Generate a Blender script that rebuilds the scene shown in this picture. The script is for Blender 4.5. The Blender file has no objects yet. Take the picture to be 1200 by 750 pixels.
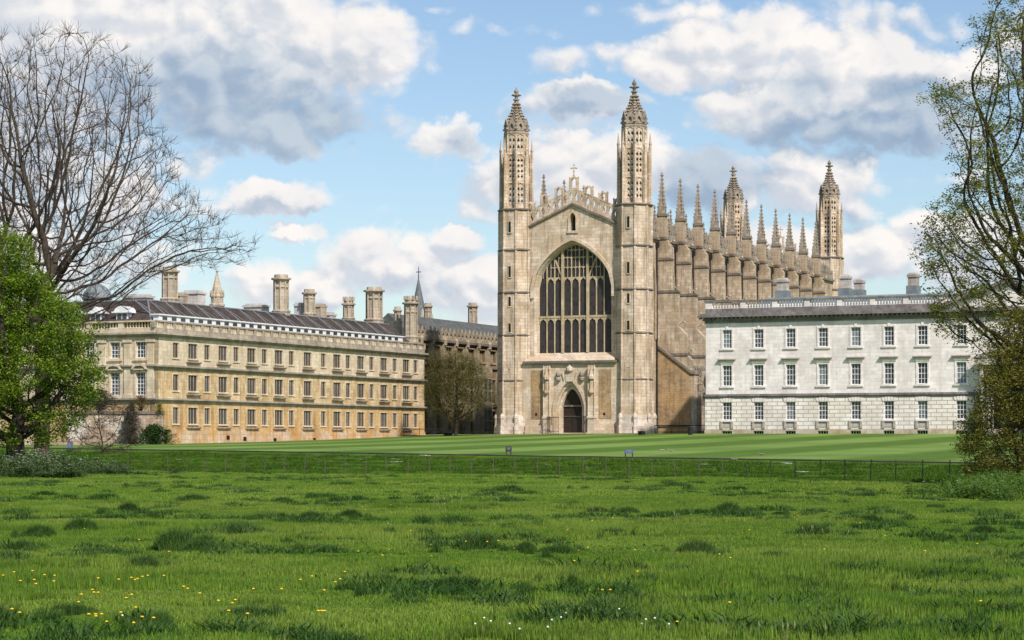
import bpy, math, random
from math import radians as R, sin, cos, pi, sqrt, atan2
from mathutils import Vector, Matrix, noise
from mathutils.geometry import tessellate_polygon
from mathutils.kdtree import KDTree

# ------------------------------------------------------------------ camera, light, sky
sc = bpy.context.scene
C = sc.collection
EYE = 1.75
F = 2659.0                      # focal length in pixels of the 1200 wide photograph
HY = 522.0                      # horizon row
cam = bpy.data.cameras.new("camera")
camo = bpy.data.objects.new("camera", cam)
C.objects.link(camo)
cam.sensor_width = 36.0
cam.lens = 36.0 * F / 1200.0
cam.shift_y = (HY - 375.0) / 1200.0
cam.clip_start = 0.5
cam.clip_end = 8000
camo.location = (0, 0, EYE)
camo.rotation_euler = (R(90), 0, 0)
sc.camera = camo

ANG = 0.418                     # the court's east axis, clockwise from the view axis
SUN_EL = 44.0
# towards the sun, in the horizontal plane: mostly south (to the right), a little west (towards the camera)
SD = Vector((cos(ANG), -sin(ANG))) * 0.77 + Vector((-sin(ANG), -cos(ANG))) * 0.638
SUN_AZ = atan2(SD.x, SD.y)      # clockwise from +Y
sun = bpy.data.lights.new("sun", 'SUN')
sun.energy = 4.9
sun.angle = R(2.0)
sun.color = (1.0, 0.925, 0.84)
suno = bpy.data.objects.new("sun", sun)
C.objects.link(suno)
sdir = Vector((SD.x * cos(R(SUN_EL)), SD.y * cos(R(SUN_EL)), sin(R(SUN_EL)))).normalized()
suno.rotation_euler = sdir.to_track_quat('Z', 'Y').to_euler()
suno.location = (80, -60, 120)

vs = sc.view_settings
vs.view_transform = 'Standard'
vs.look = 'None'
vs.exposure = 0.06
vs.gamma = 1.0
vs.use_curve_mapping = False

world = bpy.data.worlds.new("World")
sc.world = world
world.use_nodes = True
wt = world.node_tree
wt.nodes.clear()
W = wt.nodes.new
wl = wt.links.new


class NG:
    """small helper for building math node graphs"""
    def __init__(s, nt):
        s.nt = nt

    def n(s, t, **kw):
        nd = s.nt.nodes.new(t)
        for k, v in kw.items():
            setattr(nd, k, v)
        return nd

    def put(s, sock, v):
        if isinstance(v, bpy.types.NodeSocket):
            s.nt.links.new(v, sock)
        elif v is not None:
            if hasattr(sock.default_value, '__len__') and not hasattr(v, '__len__'):
                v = (v,) * len(sock.default_value)
            elif hasattr(v, '__len__') and len(v) == 3 and len(sock.default_value) == 4:
                v = (*v, 1)
            sock.default_value = v

    def m(s, op, a, b=None, c=None, clamp=False):
        nd = s.n('ShaderNodeMath', operation=op, use_clamp=clamp)
        s.put(nd.inputs[0], a)
        s.put(nd.inputs[1], b)
        s.put(nd.inputs[2], c)
        return nd.outputs[0]

    def ss(s, x, a, b, lo=0.0, hi=1.0):
        nd = s.n('ShaderNodeMapRange', interpolation_type='SMOOTHSTEP')
        for i, v in enumerate((x, a, b, lo, hi)):
            s.put(nd.inputs[i], v)
        return nd.outputs[0]

    def comb(s, x, y, z):
        nd = s.n('ShaderNodeCombineXYZ')
        for i, v in enumerate((x, y, z)):
            s.put(nd.inputs[i], v)
        return nd.outputs[0]

    def sep(s, v):
        nd = s.n('ShaderNodeSeparateXYZ')
        s.put(nd.inputs[0], v)
        return nd.outputs

    def noise(s, vec, scale, detail=3.0, rough=0.55, dist=0.0):
        nd = s.n('ShaderNodeTexNoise')
        s.put(nd.inputs['Vector'], vec)
        s.put(nd.inputs['Scale'], scale)
        s.put(nd.inputs['Detail'], detail)
        s.put(nd.inputs['Roughness'], rough)
        s.put(nd.inputs['Distortion'], dist)
        return nd.outputs[0]

    def mix(s, f, a, b, blend='MIX'):
        nd = s.n('ShaderNodeMix', data_type='RGBA', blend_type=blend)
        s.put(nd.inputs[0], f)
        s.put(nd.inputs[6], a)
        s.put(nd.inputs[7], b)
        return nd.outputs[2]

    def scalevec(s, v, sc3):
        nd = s.n('ShaderNodeVectorMath', operation='MULTIPLY')
        s.put(nd.inputs[0], v)
        s.put(nd.inputs[1], sc3)
        return nd.outputs[0]

    def addvec(s, v, b):
        nd = s.n('ShaderNodeVectorMath', operation='ADD')
        s.put(nd.inputs[0], v)
        s.put(nd.inputs[1], b)
        return nd.outputs[0]


g = NG(wt)
sky = g.n('ShaderNodeTexSky', sky_type='NISHITA')
sky.sun_disc = False
sky.sun_elevation = R(SUN_EL)
sky.sun_rotation = SUN_AZ
sky.air_density = 1.0
sky.dust_density = 0.7
sky.ozone_density = 2.5
co = g.n('ShaderNodeTexCoord').outputs['Generated']
dx, dy, dz = g.sep(co)[:3]
ady = g.m('MAXIMUM', g.m('ABSOLUTE', dy), 0.02)
# the direction as a point on the plane one unit to the north, in hundreds of photo pixels
U0 = g.m('MULTIPLY_ADD', g.m('DIVIDE', dx, ady), F / 100, 6.0)
V0 = g.m('MULTIPLY_ADD', g.m('DIVIDE', dz, ady), -F / 100, HY / 100)
p0 = g.comb(U0, V0, g.m('MULTIPLY', g.m('SIGN', dy), 3.0))
wob1 = g.m('SUBTRACT', g.noise(p0, 1.1, 6, 0.62), 0.5)
wob2 = g.m('SUBTRACT', g.noise(g.addvec(p0, (7.3, 2.1, 4.4)), 1.1, 6, 0.62), 0.5)
U = g.m('MULTIPLY_ADD', wob1, 1.1, U0)
V = g.m('MULTIPLY_ADD', wob2, 0.8, V0)


def billow(vec, amp=1.0):
    """rounded cauliflower bumps with creases between them"""
    t = None
    for sc_, w_ in ((1.1, .60), (2.4, .29), (5.4, .10), (12.0, .04)):
        n_ = g.n('ShaderNodeTexNoise')
        g.put(n_.inputs['Vector'], g.addvec(vec, (sc_ * 1.3, 5.0, sc_)))
        n_.inputs['Scale'].default_value = sc_
        n_.inputs['Detail'].default_value = 0.0
        v_ = g.m('MULTIPLY', g.m('ABSOLUTE', g.m('SUBTRACT', n_.outputs[0], 0.5)), 2.6 * w_)
        t = v_ if t is None else g.m('ADD', t, v_)
    return t


def blobs(lst, U, V):
    acc = None
    for (cx, cy, rx, ry, s) in lst:
        a = g.m('MULTIPLY', g.m('SUBTRACT', U, cx / 100), 100 / rx)
        b = g.m('MULTIPLY', g.m('SUBTRACT', V, cy / 100), 100 / ry)
        r2 = g.m('MULTIPLY_ADD', a, a, g.m('MULTIPLY', b, b))
        v = g.m('MULTIPLY', g.m('SUBTRACT', 1.0, g.m('MULTIPLY', r2, 0.5), clamp=True), s)
        acc = v if acc is None else g.m('MAXIMUM', acc, v)
    return acc


CLOUD = [(90, 50, 260, 115, 1.0), (300, 70, 160, 90, 1.0), (420, 60, 75, 58, 1.0), (60, 200, 190, 70, .75), (300, 150, 120, 36, .9),
         (470, 150, 40, 20, .45), (640, 75, 60, 18, .35), (1000, 30, 140, 30, .55),
         (322, 232, 70, 17, .85), (340, 270, 26, 11, .85), (60, 300, 150, 60, .7),
         (455, 310, 100, 36, 1.0), (540, 290, 32, 20, .8), (330, 335, 90, 32, .9), (555, 335, 90, 45, .8),
         (530, 165, 38, 22, .9), (600, 120, 40, 20, .5), (690, 125, 60, 22, .95), (670, 205, 110, 58, 1.0), (760, 190, 60, 34, .85), (570, 195, 26, 20, .7),
         (590, 30, 75, 14, .45), (700, 20, 60, 14, .3), (490, 5, 60, 9, .4), (800, 12, 80, 18, .6), (960, 12, 80, 26, .5),
         (790, 70, 66, 32, 1.0), (880, 55, 100, 46, 1.0), (1000, 90, 110, 62, 1.0), (930, 130, 120, 44, 1.0), (1050, 145, 100, 34, 1.0), (1120, 90, 60, 34, .9),
         (850, 215, 80, 42, 1.0), (960, 215, 74, 46, 1.0), (1020, 300, 70, 36, .95), (1085, 265, 50, 22, .8), (1120, 205, 60, 18, .45), (1150, 300, 80, 50, .85), (900, 300, 110, 40, .7), (720, 300, 60, 60, .6),
         (1250, 60, 90, 60, .8)]
GREY = [(300, 150, 170, 40, 1.0), (230, 95, 190, 55, .8), (60, 110, 120, 60, .5), (50, 190, 130, 50, .5), (400, 140, 40, 18, .6), (690, 125, 56, 18, 1.0),
        (660, 240, 60, 22, .35), (845, 205, 66, 34, .95), (820, 240, 50, 40, .9), (960, 262, 60, 14, .6), (1000, 160, 130, 30, 1.1), (1080, 130, 70, 34, .9), (930, 110, 60, 26, .6),
        (880, 95, 40, 22, .45), (540, 165, 30, 14, .6), (600, 130, 30, 15, .6), (1040, 325, 40, 16, .4), (490, 335, 50, 18, .4), (330, 243, 60, 9, .4), (1150, 320, 60, 20, .4)]


def density(du, dv, fine_):
    return g.m('ADD', blobs(CLOUD, g.m('ADD', U, du), g.m('ADD', V, dv)), fine_)


bl0 = billow(g.scalevec(p0, (1.0, 1.25, 1.0)))
bl1 = billow(g.scalevec(g.addvec(p0, (0.10, -0.13, 0.0)), (1.0, 1.25, 1.0)))
d0_ = density(0.0, 0.0, g.m('MULTIPLY_ADD', bl0, 0.95, -0.42))
d1_ = density(0.10, -0.13, g.m('MULTIPLY_ADD', bl1, 0.95, -0.42))
alpha = g.ss(d0_, 0.08, 0.56)
lit = g.ss(g.m('SUBTRACT', d0_, d1_), -0.20, 0.22)      # brighter where the cloud thins towards the sun
# away from the photographed part of the sky: unseen broken cloud, thinned to lower the ambient light
gen = g.noise(p0, 0.28, 7, 0.6)
away = g.ss(g.m('MAXIMUM', g.m('MULTIPLY', g.m('ABSOLUTE', g.m('SUBTRACT', U0, 6.0)), 1.0),
                g.m('MAXIMUM', g.m('SUBTRACT', 6.0, V0), g.m('MULTIPLY', g.m('LESS_THAN', dy, 0.0), 20.0))), 6.8, 8.5)
alpha = g.m('ADD', g.m('MULTIPLY', alpha, g.m('SUBTRACT', 1.0, away)), g.m('MULTIPLY', g.ss(gen, 0.52, 0.66), away))
grey = g.ss(g.m('MULTIPLY_ADD', g.m('SUBTRACT', g.noise(g.addvec(p0, (4.2, 0.4, 1)), 2.0, 6, 0.6), 0.5), 0.9, blobs(GREY, U, V)), 0.12, 0.85)
grey = g.m('ADD', g.m('MULTIPLY', grey, g.m('SUBTRACT', 1.0, away)), g.m('MULTIPLY', g.ss(g.noise(p0, 0.5, 5, 0.6), 0.4, 0.7), away))
puff = g.m('ADD', g.m('MULTIPLY', lit, 0.75), g.m('MULTIPLY', g.ss(g.noise(g.addvec(p0, (3.1, 5.7, 2)), 1.2, 6, 0.5), 0.36, 0.62), 0.3), clamp=True)
white = g.mix(puff, (0.60, 0.65, 0.73), (0.97, 0.93, 0.90))
cloudc = g.mix(grey, white, g.mix(puff, (0.31, 0.42, 0.57), (0.55, 0.63, 0.72)))
skyc = g.mix(0.0, sky.outputs[0], (0, 0, 0))
SKY_S = 0.125
bg_sky = g.n('ShaderNodeBackground')
bg_cl = g.n('ShaderNodeBackground')
g.put(bg_sky.inputs[0], g.mix(1.0, skyc, (1.0, 1.0, 1.0), 'MULTIPLY'))
bg_sky.inputs[1].default_value = SKY_S
g.put(bg_cl.inputs[0], cloudc)
bg_cl.inputs[1].default_value = 0.98
mx = g.n('ShaderNodeMixShader')
wl(alpha, mx.inputs[0])
wl(bg_sky.outputs[0], mx.inputs[1])
wl(bg_cl.outputs[0], mx.inputs[2])
wo = g.n('ShaderNodeOutputWorld')
wl(mx.outputs[0], wo.inputs[0])
world.cycles.sampling_method = 'MANUAL'
world.cycles.sample_map_resolution = 512

# ------------------------------------------------------------------ helpers
random.seed(7)
fbm = lambda x, y, z=0.0: noise.noise(Vector((x, y, z)))


def wx(px, Y):
    return (px - 600.0) / F * Y


def wz(py, Y):
    return EYE + (HY - py) / F * Y


class MB:
    """collects shapes and links them as ONE mesh object"""
    def __init__(s):
        s.v = []
        s.f = []
        s.mi = []
        s.cur = 0

    def add(s, verts, faces):
        b = len(s.v)
        s.v.extend(verts)
        for f in faces:
            s.f.append(tuple(b + i for i in f))
            s.mi.append(s.cur)
        return s

    def box(s, x0, x1, y0, y1, z0, z1):
        v = [(x, y, z) for z in (z0, z1) for y in (y0, y1) for x in (x0, x1)]
        return s.add(v, [(0, 2, 3, 1), (4, 5, 7, 6), (0, 1, 5, 4), (2, 6, 7, 3), (0, 4, 6, 2), (1, 3, 7, 5)])

    def loft(s, rings, cap0=True, cap1=True, close=True):
        n = len(rings[0])
        v = [p for r in rings for p in r]
        f = []
        for k in range(len(rings) - 1):
            for i in range(n if close else n - 1):
                j = (i + 1) % n
                f.append((k * n + i, k * n + j, (k + 1) * n + j, (k + 1) * n + i))
        if cap0:
            f.append(tuple(range(n - 1, -1, -1)))
        if cap1:
            f.append(tuple((len(rings) - 1) * n + i for i in range(n)))
        return s.add(v, f)

    def ngon(s, cx, cy, prof, n=8, rot=pi / 8):
        """prof: list of (z, r)"""
        rings = [[(cx + r * cos(rot + 2 * pi * i / n), cy + r * sin(rot + 2 * pi * i / n), z) for i in range(n)] for z, r in prof]
        return s.loft(rings)

    def prism(s, poly, z0, z1):
        return s.loft([[(x, y, z0) for x, y in poly], [(x, y, z1) for x, y in poly]])

    def tube(s, pts, rad, n=5, caps=False):
        rings = []
        for i, p in enumerate(pts):
            p = Vector(p)
            d = (Vector(pts[min(i + 1, len(pts) - 1)]) - Vector(pts[max(i - 1, 0)]))
            if d.length < 1e-6:
                d = Vector((0, 0, 1))
            d.normalize()
            a = d.cross(Vector((0.3, 0.2, 1)) if abs(d.z) < 0.9 else Vector((1, 0.1, 0))).normalized()
            b = d.cross(a)
            r = rad[i] if hasattr(rad, '__len__') else rad
            rings.append([tuple(p + a * r * cos(2 * pi * k / n) + b * r * sin(2 * pi * k / n)) for k in range(n)])
        return s.loft(rings, caps, caps)

    def plate(s, outer, holes, T, d0, d1):
        """a slab with holes: 2D outline (a, b), T(a, b, d) -> point"""
        polys = [[Vector((a, b, 0)) for a, b in pl] for pl in [outer] + list(holes)]
        tris = tessellate_polygon(polys)
        flat = [p for pl in polys for p in pl]
        n = len(flat)
        v = [T(p.x, p.y, d0) for p in flat] + [T(p.x, p.y, d1) for p in flat]
        f = []
        for t in tris:
            a, b, c = flat[t[0]], flat[t[1]], flat[t[2]]
            if (b.x - a.x) * (c.y - a.y) - (b.y - a.y) * (c.x - a.x) < 0:
                t = (t[0], t[2], t[1])
            f.append(tuple(t))
            f.append((t[2] + n, t[1] + n, t[0] + n))
        o = 0
        for pl in polys:
            k = len(pl)
            for i in range(k):
                j = (i + 1) % k
                f.append((o + i, o + i + n, o + j + n, o + j))
            o += k
        return s.add(v, f)

    def build(s, name, mats, parent=None, fix=True, smooth=False):
        me = bpy.data.meshes.new(name)
        me.from_pydata([tuple(p) for p in s.v], [], s.f)
        if not isinstance(mats, (list, tuple)):
            mats = [mats]
        for m_ in mats:
            me.materials.append(m_)
        if len(mats) > 1:
            me.polygons.foreach_set('material_index', s.mi)
        if fix:
            import bmesh
            bm = bmesh.new()
            bm.from_mesh(me)
            bmesh.ops.recalc_face_normals(bm, faces=bm.faces)
            bm.to_mesh(me)
            bm.free()
        if smooth:
            me.polygons.foreach_set('use_smooth', [True] * len(me.polygons))
        me.update()
        o = bpy.data.objects.new(name, me)
        C.objects.link(o)
        if parent:
            o.parent = parent
        return o


def tag(o, label=None, cat=None, group=None, kind=None):
    if label:
        o['label'] = label
    if cat:
        o['category'] = cat
    if group:
        o['group'] = group
    if kind:
        o['kind'] = kind
    return o


def empty(name, loc, rz=0.0, label=None, cat=None, group=None):
    o = bpy.data.objects.new(name, None)
    C.objects.link(o)
    o.location = loc
    o.rotation_euler = (0, 0, rz)
    return tag(o, label, cat, group)


def kids(o):
    return [c for c in bpy.data.objects if c.parent == o]


def dup(o, parent=None, off=None, label=None):
    c = o.copy()
    C.objects.link(c)
    if parent:
        c.parent = parent
    if off:
        c.location = Vector(o.location) + Vector(off)
    if label:
        c['label'] = label
    for ch in kids(o):
        dup(ch, c)
    return c


# ------------------------------------------------------------------ materials
def newmat(name):
    m = bpy.data.materials.new(name)
    m.use_nodes = True
    nt = m.node_tree
    b = nt.nodes['Principled BSDF']
    return m, NG(nt), b


def stone(name, c1, c2, stain=(0.16, 0.12, 0.08), stain_amt=0.35, block=(0.9, 0.38), mortar=0.25, ochre=None, ochre_amt=0.0, streak=0.35, rough=0.9, joint=0.02):
    pk = lambda c: (c[0], c[1] * .972, c[2] * .985) if c else c
    c1, c2, stain, ochre = pk(c1), pk(c2), pk(stain), pk(ochre)
    m, g, b = newmat(name)
    co = g.n('ShaderNodeTexCoord').outputs['Object']
    x, y, z = g.sep(co)[:3]
    h = g.m('ADD', x, y)
    v2 = g.comb(h, z, 0.0)
    br = g.n('ShaderNodeTexBrick')
    br.offset = 0.5
    g.put(br.inputs['Vector'], v2)
    g.put(br.inputs['Color1'], (0.0, 0.0, 0.0))
    g.put(br.inputs['Color2'], (1.0, 1.0, 1.0))
    g.put(br.inputs['Mortar'], (0.5, 0.5, 0.5))
    br.inputs['Scale'].default_value = 1.0
    br.inputs['Brick Width'].default_value = block[0]
    br.inputs['Row Height'].default_value = block[1]
    br.inputs['Mortar Size'].default_value = joint
    br.inputs['Bias'].default_value = 0.0
    n1 = g.noise(co, 0.35, 5, 0.65)
    n2 = g.noise(g.addvec(co, (11, 3, 5)), 2.2, 5, 0.7)
    cell = g.m('MULTIPLY_ADD', br.outputs['Color'], 0.34, g.m('MULTIPLY', n2, 0.95))
    col = g.mix(g.ss(cell, 0.2, 1.0), tuple(k * .92 for k in c1), tuple(min(.9, k * 1.06) for k in c2))
    big = g.noise(g.comb(g.m('MULTIPLY', h, .5), g.m('MULTIPLY', z, .28), 3.0), 1.0, 4, 0.6)
    col = g.mix(g.m('MULTIPLY', g.ss(big, 0.42, 0.66), 0.5), col, tuple(k * .72 for k in c1))
    if ochre:
        col = g.mix(g.m('MULTIPLY', g.ss(g.noise(g.addvec(co, (2, 8, 1)), 0.45, 4, 0.6), 0.45, 0.62), ochre_amt), col, ochre)
    # weather streaks: noise drawn out down the wall
    st = g.noise(g.comb(g.m('MULTIPLY', h, 2.4), g.m('MULTIPLY', z, 0.22), g.m('MULTIPLY', x, 0.3)), 1.0, 5, 0.7)
    col = g.mix(g.m('MULTIPLY', g.ss(st, 0.46, 0.68), streak), col, stain)
    col = g.mix(g.m('MULTIPLY', g.ss(n1, 0.48, 0.72), stain_amt), col, stain)
    col = g.mix(g.m('MULTIPLY', br.outputs['Fac'], mortar), col, tuple(0.45 * k for k in c1))
    g.put(b.inputs['Base Color'], col)
    b.inputs['Roughness'].default_value = rough
    b.inputs['Specular IOR Level'].default_value = 0.2
    bu = g.n('ShaderNodeBump')
    bu.inputs['Strength'].default_value = 0.5
    bu.inputs['Distance'].default_value = 0.05
    g.put(bu.inputs['Height'], g.m('SUBTRACT', g.m('MULTIPLY', n2, 0.8), br.outputs['Fac']))
    g.put(b.inputs['Normal'], bu.outputs[0])
    return m


def plain(name, col, rough=0.7, var=0.25, scale=3.0, metal=0.0, spec=0.3, col2=None):
    m, g, b = newmat(name)
    co = g.n('ShaderNodeTexCoord').outputs['Object']
    n1 = g.noise(co, scale, 5, 0.65)
    c2 = col2 or tuple(k * (1 - var) for k in col)
    g.put(b.inputs['Base Color'], g.mix(g.ss(n1, 0.35, 0.65), col, c2))
    b.inputs['Roughness'].default_value = rough
    b.inputs['Metallic'].default_value = metal
    b.inputs['Specular IOR Level'].default_value = spec
    return m


def leafmat(name, c1, c2, scale=0.6, trans=0.25, rough=0.5, wvar=None):
    m, g, b = newmat(name)
    ge = g.n('ShaderNodeNewGeometry')
    n1 = g.noise(ge.outputs['Position'], scale, 3, 0.6)
    f = g.m('ADD', g.m('MULTIPLY', g.ss(n1, 0.3, 0.7), 0.6), g.m('MULTIPLY', ge.outputs['Random Per Island'], 0.4))
    col = g.mix(f, c1, c2)
    g.put(b.inputs['Base Color'], col)
    b.inputs['Roughness'].default_value = rough
    b.inputs['Specular IOR Level'].default_value = 0.25
    tr = g.n('ShaderNodeBsdfTranslucent')
    g.put(tr.inputs[0], g.mix(1.0, col, (1.0, 1.15, 0.5), 'MULTIPLY'))
    ms = g.n('ShaderNodeMixShader')
    ms.inputs[0].default_value = trans
    g.nt.links.new(b.outputs[0], ms.inputs[1])
    g.nt.links.new(tr.outputs[0], ms.inputs[2])
    g.nt.links.new(ms.outputs[0], g.nt.nodes['Material Output'].inputs[0])
    return m


def glass(name, col=(0.015, 0.018, 0.022), lead=None, rough=0.12):
    m, g, b = newmat(name)
    co = g.n('ShaderNodeTexCoord').outputs['Object']
    n1 = g.noise(co, 1.3, 3, 0.6)
    c = g.mix(n1, col, tuple(min(1, k * 2.2) for k in col))
    if lead:
        x, y, z = g.sep(co)[:3]
        h = g.m('ADD', x, y)
        ck = g.n('ShaderNodeTexBrick')
        g.put(ck.inputs['Vector'], g.comb(h, z, 0.0))
        ck.inputs['Scale'].default_value = 1.0
        ck.inputs['Brick Width'].default_value = lead[0]
        ck.inputs['Row Height'].default_value = lead[1]
        ck.inputs['Mortar Size'].default_value = 0.03
        g.put(ck.inputs['Color1'], (0, 0, 0))
        g.put(ck.inputs['Color2'], (1, 1, 1))
        c = g.mix(g.m('MULTIPLY', ck.outputs['Color'], 0.5), c, (0.07, 0.055, 0.05))
        c = g.mix(g.m('MULTIPLY', ck.outputs['Fac'], 0.6), c, (0.05, 0.045, 0.04))
    g.put(b.inputs['Base Color'], c)
    b.inputs['Roughness'].default_value = rough
    b.inputs['Specular IOR Level'].default_value = 0.5
    bu = g.n('ShaderNodeBump')
    bu.inputs['Strength'].default_value = 0.3
    bu.inputs['Distance'].default_value = 0.1
    g.put(bu.inputs['Height'], g.noise(co, 0.9, 2))
    g.put(b.inputs['Normal'], bu.outputs[0])
    return m


M = {}
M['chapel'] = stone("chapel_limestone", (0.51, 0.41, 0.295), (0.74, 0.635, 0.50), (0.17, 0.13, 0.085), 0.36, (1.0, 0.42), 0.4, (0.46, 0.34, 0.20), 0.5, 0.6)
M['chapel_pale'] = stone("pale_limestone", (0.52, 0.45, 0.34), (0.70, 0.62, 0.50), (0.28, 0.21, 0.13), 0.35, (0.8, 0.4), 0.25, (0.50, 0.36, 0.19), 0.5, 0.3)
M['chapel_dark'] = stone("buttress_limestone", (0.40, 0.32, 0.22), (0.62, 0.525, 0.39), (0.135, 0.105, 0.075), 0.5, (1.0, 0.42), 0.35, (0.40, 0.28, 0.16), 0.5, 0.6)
M['carved'] = stone("carved_weathered_limestone", (0.25, 0.21, 0.165), (0.44, 0.375, 0.29), (0.10, 0.085, 0.07), 0.5, (0.5, 0.3), 0.3, None, 0, 0.6)
M['rubble'] = stone("ochre_rubble_stone", (0.30, 0.205, 0.11), (0.48, 0.36, 0.21), (0.15, 0.10, 0.055), 0.6, (0.7, 0.3), 0.3, (0.50, 0.33, 0.15), 0.6, 0.5)
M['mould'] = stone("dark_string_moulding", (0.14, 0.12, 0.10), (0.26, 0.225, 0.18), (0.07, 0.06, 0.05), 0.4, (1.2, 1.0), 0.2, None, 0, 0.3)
M['tracery'] = stone("mossy_tracery_stone", (0.42, 0.345, 0.215), (0.58, 0.49, 0.33), (0.24, 0.18, 0.09), 0.4, (0.5, 0.6), 0.2, None, 0, 0.3)
M['glass_dark'] = glass("leaded_stained_glass", (0.010, 0.008, 0.010), (0.35, 0.6), 0.6)
M['glass'] = glass("window_glass", (0.03, 0.035, 0.042))
M['void'] = plain("dark_interior", (0.012, 0.011, 0.010), 0.9, 0.3)
M['oak'] = plain("old_oak", (0.050, 0.034, 0.024), 0.6, 0.5, 4)
M['iron'] = plain("black_iron", (0.02, 0.02, 0.022), 0.5, 0.3)
M['lead'] = plain("roof_lead", (0.20, 0.235, 0.25), 0.55, 0.35, 1.2, 0.0, 0.4)
M['gibbs'] = stone("portland_stone", (0.72, 0.675, 0.635), (0.86, 0.815, 0.775), (0.50, 0.46, 0.44), 0.4, (1.1, 0.42), 0.14, (0.66, 0.62, 0.56), 0.35, 0.3)
M['gibbs_rust'] = stone("rusticated_portland_stone", (0.73, 0.685, 0.625), (0.86, 0.82, 0.765), (0.46, 0.40, 0.34), 0.2, (1.25, 0.46), 0.8, (0.66, 0.58, 0.47), 0.35, 0.12, .9, .05)
M['gibbs_dark'] = stone("sooty_portland_stone", (0.155, 0.145, 0.14), (0.28, 0.26, 0.245), (0.075, 0.07, 0.065), 0.5, (1.3, 0.6), 0.15, None, 0, 0.5)
M['clare'] = stone("ketton_stone", (0.52, 0.39, 0.21), (0.72, 0.59, 0.38), (0.22, 0.14, 0.065), 0.5, (0.9, 0.4), 0.2, (0.50, 0.33, 0.15), 0.75, 0.5)
M['clare_low'] = stone("stained_ketton_stone", (0.48, 0.32, 0.145), (0.68, 0.51, 0.28), (0.20, 0.105, 0.04), 0.6, (0.9, 0.4), 0.2, (0.52, 0.33, 0.13), 0.8, 0.45)
M['clare_pale'] = stone("pale_ketton_stone", (0.58, 0.49, 0.35), (0.75, 0.67, 0.51), (0.32, 0.26, 0.18), 0.4, (0.9, 0.4), 0.15, (0.52, 0.40, 0.23), 0.45, 0.45)
M['clare_grey'] = stone("lichened_parapet_stone", (0.30, 0.265, 0.205), (0.47, 0.42, 0.33), (0.15, 0.13, 0.10), 0.4, (0.9, 0.4), 0.15, None, 0, 0.5)
M['tile'] = stone("brown_roof_tile", (0.036, 0.029, 0.027), (0.095, 0.073, 0.062), (0.022, 0.02, 0.02), 0.4, (0.3, 0.28), 0.3, (0.12, 0.10, 0.07), 0.3, 0.3)
M['white'] = plain("white_paint", (0.78, 0.79, 0.80), 0.5, 0.12)
M['gothic'] = stone("brown_gothic_stone", (0.17, 0.12, 0.07), (0.30, 0.215, 0.13), (0.09, 0.065, 0.04), 0.4, (0.8, 0.4), 0.3, (0.28, 0.18, 0.09), 0.5, 0.4)
M['gothic_pale'] = stone("gothic_dressings", (0.27, 0.225, 0.15), (0.42, 0.355, 0.25), (0.16, 0.13, 0.09), 0.4, (0.8, 0.4), 0.2, None, 0, 0.4)
M['copper'] = plain("grey_green_roof", (0.125, 0.13, 0.12), 0.6, 0.4, 1.5)
M['spire'] = plain("grey_slate_spire", (0.15, 0.16, 0.175), 0.6, 0.4, 2.5)
M['wallstone'] = stone("pink_rubble_wall", (0.33, 0.235, 0.165), (0.52, 0.42, 0.32), (0.22, 0.16, 0.11), 0.6, (0.7, 0.3), 0.5, (0.66, 0.62, 0.54), 0.9, 0.4)
M['bark'] = plain("grey_brown_bark", (0.092, 0.068, 0.050), 0.9, 0.45, 3)
M['bark_dark'] = plain("dark_bark", (0.055, 0.043, 0.032), 0.9, 0.45, 3)
M['sign'] = plain("dark_sign_board", (0.03, 0.035, 0.05), 0.5, 0.3)
M['blue'] = plain("blue_sign_board", (0.10, 0.14, 0.24), 0.5, 0.3)
M['gravel'] = plain("tan_gravel", (0.42, 0.33, 0.23), 0.95, 0.35, 1.5)
# ------------------------------------------------------------------ ground
clamp = lambda v, a, b: max(a, min(b, v))


def Yf(X):
    return 127.4 - 0.766 * X


def interp(x, xs, ys):
    if x <= xs[0]:
        return ys[0]
    for i in range(1, len(xs)):
        if x <= xs[i]:
            t = (x - xs[i - 1]) / (xs[i] - xs[i - 1])
            return ys[i - 1] * (1 - t) + ys[i] * t
    return ys[-1]


def edge_z(X):
    return 1.08 - 0.0125 * clamp(X, -45, 60)


def lawn_z(X, w):
    return min(edge_z(X) + interp(X, [-38, -11, 0, 24, 50], [.0060, .0141, .0156, .0180, .0188]) * (w - 28), 3.25)


def height(X, Y):
    w = Y - Yf(X)
    bump = 0.06 * fbm(X * .25, Y * .25) + 0.035 * fbm(X * .9, Y * .9, 3)
    if w < 2:
        return bump * clamp(1 - w * 0.5, 0, 1) if w > 0 else bump
    if w < 6:
        return -0.95 * (w - 2) / 4 - 0.2 * (w > 5)
    if w < 15:
        return -1.4
    ze = edge_z(X)
    if w < 27.6:
        t = (w - 15) / 12.6
        return -1.4 + (ze - 0.05 + 1.4) * (t ** 0.85) + 0.06 * fbm(X * .3, Y * .3, 7) * (1 - t)
    return lawn_z(X, w)


def sheet(name, xs, ws, m, kind='structure', zf=None, smooth=True):
    b = MB()
    n = len(xs)
    for w in ws:
        for X in xs:
            Y = Yf(X) + w
            b.v.append((X, Y, zf(X, w) if zf else height(X, Y)))
    for j in range(len(ws) - 1):
        for i in range(n - 1):
            b.f.append((j * n + i, j * n + i + 1, (j + 1) * n + i + 1, (j + 1) * n + i))
            b.mi.append(0)
    o = b.build(name, m, fix=False, smooth=smooth)
    return tag(o, kind=kind)


def frange(a, b, s):
    r = []
    while a < b:
        r.append(a)
        a += s
    return r + [b]


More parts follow.
